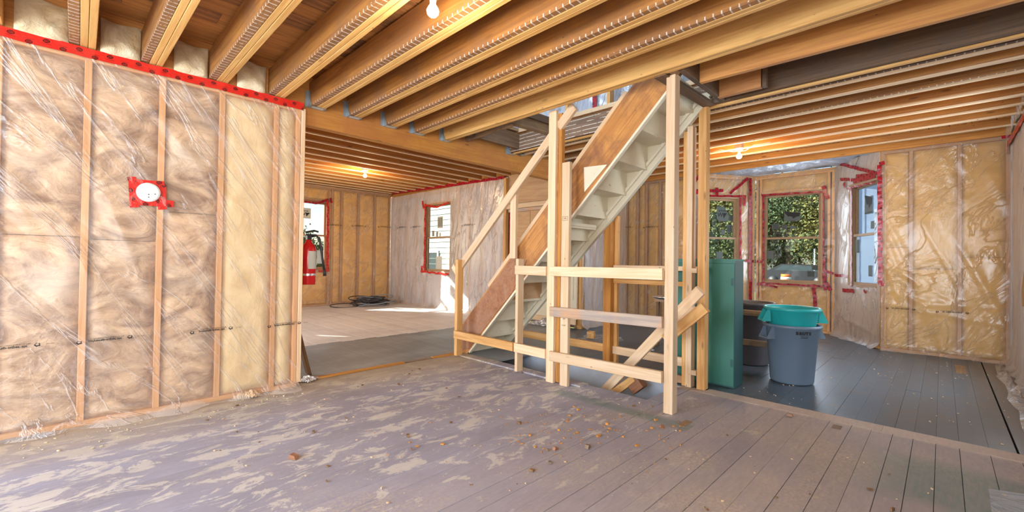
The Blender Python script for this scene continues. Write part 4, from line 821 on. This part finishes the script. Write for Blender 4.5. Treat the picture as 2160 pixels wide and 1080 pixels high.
bulb(770, 371, 2.78, .036, 38, 'small lit bulb under the joists of the far left room', (1, .70, .36))
bulb(1559, 330, 2.58, .034, 30, 'lit bulb under the joists in front of the bay windows', (1, .72, .40))
def wire(pts, label):
    o = link('lamp_wire', MB().tube(pts, .004, 6), 'white_pl', None, None, True); tag(o, label, 'wire')
wire([fz(u, v, 2.66) for u, v in ((1500, 322), (1520, 316), (1545, 320))]+[fz(u, v, 2.68) for u, v in ((1572, 318), (1590, 306), (1625, 300))], 'thin pale wire looping to the bulb near the bay windows')

# --- round vent cover with red tape on the left wall
s, z = on_wall(mL, 313, 406, .03); P = mL @ Vector((s, .03, z))
vc = thing('vent_cover', P, 'round white vent cover set in red tape on the plastic of the left wall', 'vent'); T = mL @ Matrix.Translation((s, .03, z)) @ Matrix.Rotation(math.radians(-90), 4, 'X') @ Matrix.Scale(.8, 4)
link('disc', MB().lathe([(0, .026), (.075, .026), (.083, .022), (.086, .012), (.086, 0), (0, 0)], 40), 'white_pl', vc, T, True); link('ring', MB().lathe([(.068, .0275), (.071, .0285), (.074, .0275), (.071, .026)], 40), 'white_pl', vc, T, True)
for a, b in ((0, -.02), (0, -.045), (-.045, -.012)): link('screw', MB().lathe([(0, .030), (.0045, .029), (.0045, .024)], 10), 'ink', vc, T @ Matrix.Translation((a, -b, 0)))
for a, b, c, d in ((.12, .075, -.12, .085), (.115, .1, .10, -.14), (.12, -.085, -.13, -.09), (-.10, .085, -.11, -.14), (-.06, -.085, -.2, -.085), (.15, .09, .09, .10)): tape(vc, mL, (s+a*.74, z+b*.8), (s+c*.74, z+d*.8), .05, 'tape', .032+.001*random.random(), .001)

# bare wood showing where paint or a board is missing
for (px, L_, W_, an, mt_) in (((1765, 901), .09, .05, 0, 'dirty_board'), ((2026, 779), .55, .085, 0, 'dirty_board'), ((1445, 893), .14, .05, 0, 'dirty_board')):
    p = fz(*px); board('bare_patch', (p[0]-L_/2, p[1], -.001), (p[0]+L_/2, p[1], -.001), W_, .006, mt_, FL, up=(0, 1, 0), bev=.001)
# --- fire extinguisher behind the end of the left wall
ex = thing('fire_extinguisher', (1.60, 4.34, .90), 'red fire extinguisher with black hose hanging at the end of the left wall', 'extinguisher'); T = Matrix.Translation((1.60, 4.34, .90))
link('cylinder', MB().lathe([(0, 0), (.066, 0), (.070, .01), (.070, .33), (.062, .365), (.035, .395), (.026, .41), (.026, .43), (0, .43)], 32), 'red_metal', ex, T, True)
link('band', MB().lathe([(.0715, .085), (.0715, .105)], 32), 'steel', ex, T, True); link('label', MB().lathe([(.0708, .17), (.0708, .33)], 32) if False else MB().add([(.0712*math.cos(a), .0712*math.sin(a), zz) for zz in (.15, .32) for a in np.linspace(-1.9, -.1, 9)], [(i, i+1, i+10, i+9) for i in range(8)]), 'paper', ex, T, True)
link('valve', MB().box(-.02, .02, -.02, .02, .43, .47).box(-.03, .07, -.012, .012, .47, .485), 'black', ex, T); link('handle', MB().tube([(-.02, 0, .47), (-.03, 0, .50), (.05, 0, .52), (.09, 0, .51)], .009, 8), 'black', ex, T, True)
link('hose', MB().tube([(.02, -.02, .46), (.06, -.03, .47), (.085, -.04, .44), (.10, -.045, .36), (.115, -.05, .25), (.13, -.055, .14)], .011, 10), 'black', ex, T, True); link('nozzle', MB().tube([(.13, -.055, .15), (.136, -.057, .08)], [.012, .016], 10), 'black', ex, T, True); link('tag', MB().box(.07, .13, -.03, -.027, .2, .33), 'paper', ex, T)
link('bracket', MB().box(-.19, -.06, -.02, .02, .18, .26).box(-.19, -.168, -.106, -.02, .18, .26), 'galv', ex, T)
# --- brown board and crumpled plastic behind the wall end
o = board('leaning_board', (1.66, 4.44, .014), (1.50, 4.32, .50), .10, .03, 'darkboard', None, up=(0, 1, .2)); tag(o, 'dark brown board leaning behind the end of the left wall', 'board')
def crumple(name, u0, v0, sx, sy, h, mat, label, cat, ry=0., seed=1, zz=.002, world=None):
    r_ = np.random.default_rng(seed); p = fz(u0, v0) if world is None else world; n = 26; mb = MB(); ph = r_.uniform(0, 6, 8)
    for j in range(n+1):
        for i in range(n+1):
            a, b = 2*i/n-1, 2*j/n-1; rr = 1+.18*math.sin(3*math.atan2(b, a)+ph[0])+.1*math.sin(7*math.atan2(b, a)+ph[1]); q = min(1, math.hypot(a, b))
            zz_ = max(0, h*(1-q**2)*(.55+.45*math.sin(a*7+ph[2]+2*math.sin(b*4))*math.sin(b*8+ph[3]+a*3))+.25*h*abs(math.sin(a*13+b*9+ph[4])))
            k_ = 1/max(1, max(abs(a), abs(b))/max(.001, math.hypot(a, b))*1.0) if False else (max(abs(a), abs(b))/max(.001, math.hypot(a, b)))
            mb.v.append((a*sx*rr*k_, b*sy*rr*k_, zz+zz_))
    mb.f = [(j*(n+1)+i, j*(n+1)+i+1, (j+1)*(n+1)+i+1, (j+1)*(n+1)+i) for j in range(n) for i in range(n)]
    o = link(name, mb, mat, None, Matrix.Translation((p[0], p[1], 0)) @ Matrix.Rotation(ry, 4, 'Z')); return tag(o, label, cat)
crumple('plastic_scrap', 650, 803, .09, .06, .045, 'foil', 'crumpled shiny scrap at the foot of the left wall end', 'plastic', seed=3)
crumple('plastic_sheet', 1262, 716, .42, .28, .05, 'poly_floor', 'crumpled clear plastic heap on the floor behind the stair well', 'plastic', seed=5)
crumple('foil_scrap', 1364, 741, .11, .07, .09, 'foil', 'silver foil scrap behind the leaning boards', 'foil', seed=9)
crumple('plastic_roll', 1125, 687, .10, .42, .14, 'poly_floor', 'rolled up plastic along the base of the cream panelling', 'plastic', seed=12, world=(5.95, 4.95, 0))
p = fz(1247, 711, .06); wb_ = thing('wooden_box', (p[0], p[1], .05), 'small open wooden box on the crumpled plastic behind the stair well', 'box', rz=.4); T = absm(wb_)
link('box_body', MB().box(-.065, .065, -.05, .05, 0, .012).box(-.065, .065, -.05, -.035, .012, .09).box(-.065, .065, .035, .05, .012, .09).box(-.065, -.05, -.035, .035, .012, .09).box(.05, .065, -.035, .035, .012, .09), 'lumber_warm', wb_, T)
# --- cable coil in the far corner
cc = thing('cable_coil', (5.45, 10.15, 0), 'heap of coiled black and grey cable on the floor in the far left corner', 'cable'); r_ = random.Random(4)
for k in range(17):
    cx, cy_ = 5.35+r_.uniform(-.25, .25), 10.1+r_.uniform(-.18, .18); a, b = r_.uniform(.28, .46), r_.uniform(.22, .34); ph = r_.uniform(0, 6); z0 = .012+.011*k
    pts = [(min(5.98, cx+a*math.cos(t+ph)), cy_+b*math.sin(t+ph), z0+.028*math.sin(2*t+ph)+.02) for t in np.linspace(0, 2*math.pi, 30)[:-1]]
    link('cable_loop', MB().tube(pts, .011, 6, True), 'cable' if k % 3 else 'cable_grey', cc, smooth=True)
link('cable_loop', MB().tube([(4.62+.34*math.cos(t), 10.2+.2*math.sin(t), .03+.03*math.sin(t)) for t in np.linspace(0, 6.28, 24)[:-1]], .011, 6, True), 'cable', cc, smooth=True)

# --- green cabinet
gc = thing('green_cabinet', (4.42, 1.62, 0), 'tall narrow green painted cabinet standing behind the stair posts', 'cabinet')
y0, y1, x0, x1 = 1.362, 2.04, 4.30, 4.55; HT = 1.185
link('body', MB().box(x0+.012, x1, y0, y1, .003, HT-.006), 'green_dark', gc); 
link('top', MB().box(x0, x1+.004, y0-.004, y1+.004, HT-.006, HT+.012), 'green_paint', gc)
link('door', MB().box(x0, x0+.011, y0+.004, y1-.345, .02, HT-.03), 'green_paint', gc); link('door', MB().box(x0, x0+.011, y1-.34, y1-.004, .02, HT-.03), 'green_paint', gc)
link('top_rail', MB().box(x0, x0+.012, y0, y1, HT-.026, HT-.007), 'green_paint', gc)
for zz in (.2, .95): link('hinge', MB().box(x0-.004, x0, y0+.01, y0+.03, zz, zz+.07), 'green_dark', gc)
# --- bins
def binn(name, cx, cy_, z0, rb, rt, hh, mat, label, cat, hang=0., mark=None, rot_=0., group=None):
    t = thing(name, (cx, cy_, z0), label, cat); T = Matrix.Translation((cx, cy_, z0)) @ Matrix.Rotation(rot_, 4, 'Z'); k = .80*hh; rk = rb+(rt-rb)*.80
    link('body', MB().lathe([(0, 0), (rb-.012, 0), (rb, .012), (rb+.003, .02), (rk, k), (rk+.012, k+.006), (rt+.006, hh-.035), (rt+.022, hh-.030), (rt+.024, hh-.008), (rt+.016, hh), (rt, hh-.002), (rk-.006, k), (rb-.008, .03), (0, .022)], 48), mat, t, T, True)
    for a in (0, math.pi):
        hm = T @ Matrix.Rotation(a+hang, 4, 'Z'); r0_ = rt+.004; zt = hh-.028
        mb = MB()
        for sgn in (-1, 1): mb.prism([(r0_-.012, zt), (r0_+.014, zt), (r0_+.062, zt-.10), (r0_+.058, zt-.115), (r0_-.018, zt-.115)], sgn*.062-.004, sgn*.062+.004, 1)
        mb.tube([(r0_+.056, -.064, zt-.108), (r0_+.056, .064, zt-.108)], .0105, 8); mb.box(r0_-.02, r0_+.05, -.062, .062, zt-.117, zt-.111)
        link('handle', mb, mat, t, hm)
    return t, T
pb_ = fz(1675, 800); bx_, by_ = 5.02, 1.105
d_ = Vector((-bx_, -by_, 0)).normalized()
gb, T = binn('grey_bin', 5.03, 1.06, 0, .182, .228, .572, 'bin_grey', 'round grey plastic bin with side handles, holding the teal bin', 'bin', hang=math.radians(138))
ang = math.atan2(-1.06, -5.03)+.42
def on_bin(T_, a, r_, zz): return T_ @ Matrix.Translation((r_*math.cos(a), r_*math.sin(a), zz)) @ Matrix(((-math.sin(a), 0, math.cos(a), 0), (math.cos(a), 0, math.sin(a), 0), (0, 1, 0, 0), (0, 0, 0, 1)))
for i, ch in enumerate('BRUTE'): text(ch, .036, 'ink', gb, on_bin(T, ang+(i-2)*.118, .2375, .505), bold=.003, name='lettering')
text('Rubbermaid', .013, 'ink', gb, on_bin(T, ang+.02, .2365, .480)); link('lettering', MB().add([(-.03, -.003, 0), (.03, -.003, 0), (.03, .003, 0), (-.03, .003, 0)], [(0, 1, 2, 3)]), 'ink', gb, on_bin(T, ang+.02, .236, .466))
tb, T2 = binn('teal_bin', 5.03, 1.06, .50, .190, .222, .235, 'teal', 'shallow teal plastic bin sitting in the mouth of the grey bin', 'bin', hang=math.radians(122))
db, T3 = binn('dark_bin', 5.60, 1.60, 0, .19, .235, .715, 'bin_dark', 'dark brown bin half hidden behind the green cabinet', 'bin', hang=1.2)
for v0, zz, lb in ((662, .615, 'upper of two dirty boards between the green cabinet and the grey bin'), (722, .288, 'lower of two dirty boards between the green cabinet and the grey bin')):
    o = board('dirty_board', (5.28, 1.62, zz), (5.30, 1.10 if zz > .5 else 1.32, zz), .055, .10, 'dirty_board', None); o.matrix_basis = Matrix.Translation((0, 0, 0)) @ o.matrix_basis; tag(o, lb, 'board')
# --- trestle with a round metal tray beyond the stair well
tz = fx(1412, 631, 5.8); tr_ = thing('work_stand', (5.9, 2.72, 0), 'small stand carrying a round metal tray beyond the stair well', 'stand')
link('stand_top', MB().box(5.74, 6.06, 2.38, 2.86, .615, .655), 'weathered', tr_)
for a, b in ((5.76, 2.42), (6.02, 2.42), (5.76, 2.82), (6.02, 2.82)): post('leg', a, b, 0, .615, .04, .04, 'darkboard', tr_)
ty = thing('round_tray', (5.82, 2.70, .656), 'round metal tray seen between the rails, past the near tall post', 'tray'); link('tray_disc', MB().lathe([(0, 0), (.17, 0), (.205, .022), (.212, .036), (.204, .034), (.168, .008), (0, .008)], 40), 'steel', ty, Matrix.Translation((5.82, 2.70, .656)), True)
jr = thing('clear_jar', (5.98, 2.43, .655), 'pale plastic jar standing beside the round tray', 'jar'); link('jar_body', MB().lathe([(0, 0), (.05, 0), (.055, .01), (.055, .16), (.04, .19), (.04, .2), (0, .2)], 24), 'siding', jr, Matrix.Translation((5.98, 2.43, .655)), True); link('jar_lid', MB().lathe([(0, .235), (.046, .235), (.046, .2), (0, .2)], 24), 'steel', jr, Matrix.Translation((5.98, 2.43, .655)), True)

# --- loose plastic on the floor at the right wall, and the corner of a sheet in the foreground
def loose(name, edge, inner, h, label, n=60, m_=16, seed=2):
    r_ = np.random.default_rng(seed); mb = MB(); ph = r_.uniform(0, 6, 6); e = np.array(edge, float); q = np.array(inner, float); te = np.linspace(0, 1, len(e)); tq = np.linspace(0, 1, len(q))
    for i in range(n+1):
        t = i/n; a = np.array([np.interp(t, te, e[:, k]) for k in (0, 1)]); b = np.array([np.interp(t, tq, q[:, k]) for k in (0, 1)])
        for j in range(m_+1):
            s_ = j/m_; p = a+(b-a)*s_; f = math.sin(math.pi*min(1, s_*1.3)*.5); zz = .003+h*f*(.5+.5*math.sin(p[0]*11+ph[0]+3*math.sin(p[1]*7)))*(.5+.5*math.sin(p[1]*23+p[0]*7+ph[1]))+h*.4*f*abs(math.sin(p[0]*31+p[1]*19)); mb.v.append((p[0], p[1], zz))
    mb.f = [(i*(m_+1)+j, i*(m_+1)+j+1, (i+1)*(m_+1)+j+1, (i+1)*(m_+1)+j) for i in range(n) for j in range(m_)]
    o = link(name, mb, 'poly_flat' if h < .04 else 'poly_floor', None, None, True); return tag(o, label, 'plastic')
ed = [fz(u, v)[:2] for u, v in ((2098, 772), (2104, 790), (2101, 795), (2120, 812), (2127, 830), (2124, 842), (2140, 860), (2150, 868), (2152, 890), (2156, 905), (2175, 935), (2200, 960))]
loose('plastic_sheet', ed, [(x, -.50) for x in np.linspace(7.75, 3.6, 12)], .05, 'loose clear plastic spread over the floor along the right wall')
loose('plastic_sheet', [fz(u, v)[:2] for u, v in ((2085, 1032), (2088, 1050), (2092, 1085), (2095, 1100))], [fz(u, v)[:2] for u, v in ((2220, 1052), (2240, 1080), (2260, 1120), (2260, 1130))], .006, 'flat corner of plastic sheet on the floor at the bottom right', 20, 10, 8)
loose('plastic_sheet', [fz(u, v)[:2] for u, v in ((-40, 905), (0, 906), (30, 905), (38, 930), (60, 918), (90, 925))], [(-.5, 4.05), (-.3, 4.05), (-.1, 4.05), (.0, 4.05)], .018, 'flap of plastic lying at the foot of the left wall, at the left edge', 20, 8, 18)
crumple('foam_tuft', 523, 838, .09, .05, .06, 'batt_brown', 'tuft of brown insulation at the foot of the left wall', 'insulation', seed=21)

# --- debris
def scatter(nm, n, region, smin, smax, mat, label, seed):
    r_ = random.Random(seed); mb = MB()
    for _ in range(n):
        x, y = region(r_)
        if HX0-.02 < x < HX1+.02 and HY0 < y < 4.2: continue
        s = r_.uniform(smin, smax)*(.6 if r_.random() < .7 else 1.2); a = r_.uniform(0, 3.14); L_, W_, H_ = s, s*r_.uniform(.3, .8), s*r_.uniform(.15, .6); c_, s_ = math.cos(a), math.sin(a)
        pts = [(u*L_, v*W_, w_*H_) for w_ in (0, 1) for u, v in ((-.5, -.5), (.5, -.4), (.4, .5), (-.45, .4))]
        mb.add([(x+p*c_-q*s_, y+p*s_+q*c_, .001+r2) for p, q, r2 in pts], [(0, 3, 2, 1), (4, 5, 6, 7), (0, 1, 5, 4), (1, 2, 6, 5), (2, 3, 7, 6), (3, 0, 4, 7)])
    o = link(nm, mb, mat); tag(o, label, 'debris'); o['kind'] = 'stuff'
def reg_all(r_): return r_.uniform(.6, 3.35), r_.uniform(-.3, 4.0)
def reg_pile(r_): d = r_.gauss(0, .38); return 2.45+d, 1.75+r_.gauss(0, .22)-.5*d
def reg_r(r_): return r_.uniform(4.2, 7.7), r_.uniform(-.4, 1.6)
def reg_w(r_): return r_.uniform(-.2, 1.4), 3.95-abs(r_.gauss(0, .15))
scatter('wood_crumbs', 420, reg_all, .004, .012, 'lumber', 'small wood crumbs scattered over the main floor', 1); scatter('wood_chips', 150, reg_pile, .006, .022, 'lumber_orange', 'brown wood chips lying in the middle of the main floor', 2)
scatter('floor_crumbs', 260, reg_r, .005, .014, 'lumber', 'pale crumbs on the dark blue floor', 3); scatter('plaster_crumbs', 120, reg_w, .004, .014, 'foam_rim', 'plaster crumbs along the foot of the left wall', 4); scatter('dark_chips', 90, reg_all, .008, .026, 'darkboard', 'dark splinters on the main floor', 5)
for i, (u, v, s) in enumerate(((1172, 946, .02), (1155, 948, .012), (1396, 900, .02), (1160, 975, .014), (620, 965, .03), (1240, 942, .024), (1666, 876, .022), (1100, 785, .016))):
    p = fz(u, v, .008); o = link('wood_chunk', MB().prism([(-s, 0), (s*.8, 0), (s*.5, s*.7), (-s*.6, s*.9)], -s*.5, s*.5, 1), ('stringer_red', 'dirty_board')[i % 2], None, Matrix.Translation((p[0], p[1], .0015)) @ Matrix.Rotation(i*1.3, 4, 'Z')); tag(o, ('square brown wood chunk standing in the middle of the chips', 'flat dirty chunk just left of the standing chunk', 'small reddish chunk in front of the nearest tall post', 'lowest small chunk of the group among the chips', 'reddish chunk alone on the bare floor at the left', 'dirty chunk at the right end of the chips', 'reddish chunk on the boards before the dark blue floor', 'tiny dirty chunk beside the foot of the short post')[i], 'wood chunk', 'small wood chunks on the main floor')

# ------------------------------------------------------------------ OUTSIDE
structure('ground', MB().box(-30, 90, -50, 80, -.75, -.7).box(9.4, 90, -50, 9, -.7, -.35), 'grass')
structure('road', MB().box(26, 42, -50, 70, -.36, -.33), 'asphalt')
hs = tag(bpy.data.objects.new('neighbour_house', None), 'pale sided house outside the far right window', 'house'); C.objects.link(hs); hs.matrix_basis = Matrix.Translation((9.4, 12.5, -.7))
link('house_wall', MB().box(9.4, 9.6, 8.6, 20, -.7, 6), 'siding', hs)
for i in range(30): board('siding_board', (9.39, 8.6, -.5+.2*i), (9.39, 20, -.5+.2*i), .19, .02, 'siding', hs, up=(.12, 0, 1))
wn = link('window_frame', MB().box(9.34, 9.40, 13.0, 13.08, .2, 1.5).box(9.34, 9.40, 13.7, 13.78, .2, 1.5).box(9.34, 9.40, 13.08, 13.7, 1.42, 1.5).box(9.34, 9.40, 13.08, 13.7, .2, .28), 'white_pl', hs); link('pane', MB().box(9.37, 9.385, 13.08, 13.7, .28, 1.42), 'carglass', wn)
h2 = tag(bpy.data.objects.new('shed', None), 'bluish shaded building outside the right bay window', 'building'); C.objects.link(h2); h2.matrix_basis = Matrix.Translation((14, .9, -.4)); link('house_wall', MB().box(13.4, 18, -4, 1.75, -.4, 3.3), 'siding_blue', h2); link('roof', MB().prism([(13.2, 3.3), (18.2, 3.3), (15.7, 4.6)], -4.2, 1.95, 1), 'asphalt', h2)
def leaf_mesh(seed, n, mat, R=2.2, Hc=3.4):
    r_ = np.random.default_rng(seed); mb = MB(); cl = r_.normal(0, 1, (26, 3)); cl /= np.linalg.norm(cl, axis=1)[:, None]; cl *= r_.uniform(.35, 1, (26, 1)); cl = cl*np.array([R, R, Hc*.55]); V = []; Fc = []
    for i in range(n):
        c_ = cl[i % 26]; p = c_+r_.normal(0, .42, 3)*np.array([1, 1, .8]); a = r_.normal(0, 1, 3); a /= np.linalg.norm(a); b = np.cross(a, r_.normal(0, 1, 3)); b /= np.linalg.norm(b); s = r_.uniform(.05, .10); o = len(V); V += [tuple(p-a*s), tuple(p+b*s*.6), tuple(p+a*s), tuple(p-b*s*.6)]; Fc.append((o, o+1, o+2, o+3))
    mb.v = V; mb.f = Fc; me = mb.mesh('foliage'); me.materials.append(M[mat]); return me
LMs = [leaf_mesh(30+i, 11000, 'leaf%d' % i) for i in range(3)]
trunk = MB().tube([(0, 0, 0), (.05, .02, 1.5), (0, .05, 3), (.1, 0, 5)], [.2, .16, .12, .05], 8).mesh('trunk'); trunk.materials.append(M['bark'])
r_ = random.Random(8); spots = []
for i in range(8): spots.append((45+.6*(i % 2), -1+i*3.6, r_.uniform(1.5, 1.9), 'roadside tree beyond the bay windows'))
for i in range(5): spots.append((54+(i % 2), 0+i*6.2, r_.uniform(2.3, 2.8), 'roadside tree beyond the bay windows'))
for i in range(3): spots.append((6.5+i*2.6, 19+.6*i, r_.uniform(.55, .75), 'garden tree beyond the far left window'))
for i, (x, y, s, lb) in enumerate(spots):
    lb = lb.replace('tree beyond', 'tree in the nearer row beyond') if x < 50 and x > 40 else lb.replace('tree beyond', 'tall tree in the rear row beyond') if x > 50 else lb
    t = thing('tree', (x, y, -.7), lb.replace('roadside', ('dark green', 'mid green', 'yellow green')[i % 3]+' roadside').replace('garden', ('dark green', 'mid green', 'yellow green')[i % 3]+' garden'), 'tree', 'trees outside the windows: '+lb+' '+str(i % 3))
    T = Matrix.Translation((x, y, -.7)) @ Matrix.Scale(s, 4); a = link('trunk', trunk, None, t, T); b = link('foliage', LMs[i % 3], None, t, T @ Matrix.Translation((0, 0, 2.9)) @ Matrix.Rotation(i*1.1, 4, 'Z'))
    b['kind'] = 'stuff'
# car and striped traffic drum on the road
car = thing('car', (37, 7.9, -.33), 'dark car on the road outside the middle bay window', 'car'); T = Matrix.Translation((37, 7.4, -.33)) @ Matrix.Rotation(math.radians(90), 4, 'Z')
prof = [(-2.3, .35), (-2.35, .75), (-2.2, .95), (-1.6, 1.05), (-.9, 1.5), (.9, 1.55), (1.7, 1.1), (2.3, 1.0), (2.4, .7), (2.35, .35)]
link('body', MB().prism(prof, -.88, .88, 1), 'car', car, T); link('windows', MB().prism([(-1.35, 1.05), (-.85, 1.42), (.8, 1.46), (1.35, 1.1)], -.89, .89, 1), 'carglass', car, T)
for x in (-1.4, 1.4):
    for y_ in (-.8, .8):
        o = link('wheel', MB().lathe([(0, -.1), (.34, -.1), (.36, 0), (.34, .1), (0, .1)], 24), 'black', car, T @ Matrix.Translation((x, y_, .34)) @ Matrix.Rotation(math.radians(90), 4, 'X'), True); link('hubcap', MB().lathe([(0, -.115), (.2, -.11), (.22, -.1)], 20), 'steel', o, T @ Matrix.Translation((x, y_, .34)) @ Matrix.Rotation(math.radians(90 if y_ < 0 else -90), 4, 'X')) if True else None
link('tail_lamp', MB().box(-2.42, -2.3, -.85, -.5, .8, .95).box(-2.42, -2.3, .5, .9, .8, .95), 'tail', car, T)
p = fx(1658, 575, 26.0); dm = thing('traffic_drum', (26, p[1], -.33), 'orange and white striped traffic drum on the road outside the middle bay window', 'traffic drum'); T = Matrix.Translation((26, p[1], -.33))
for a, b, mt_ in ((0, .3, 'black'), (.3, .45, 'orange'), (.45, .58, 'white_refl'), (.58, .73, 'orange'), (.73, .86, 'white_refl'), (.86, 1.0, 'orange')): link('band', MB().lathe([(0, a), (.27-.04*a, a), (.27-.04*b, b), (0, b)], 20), mt_, dm, T, True)
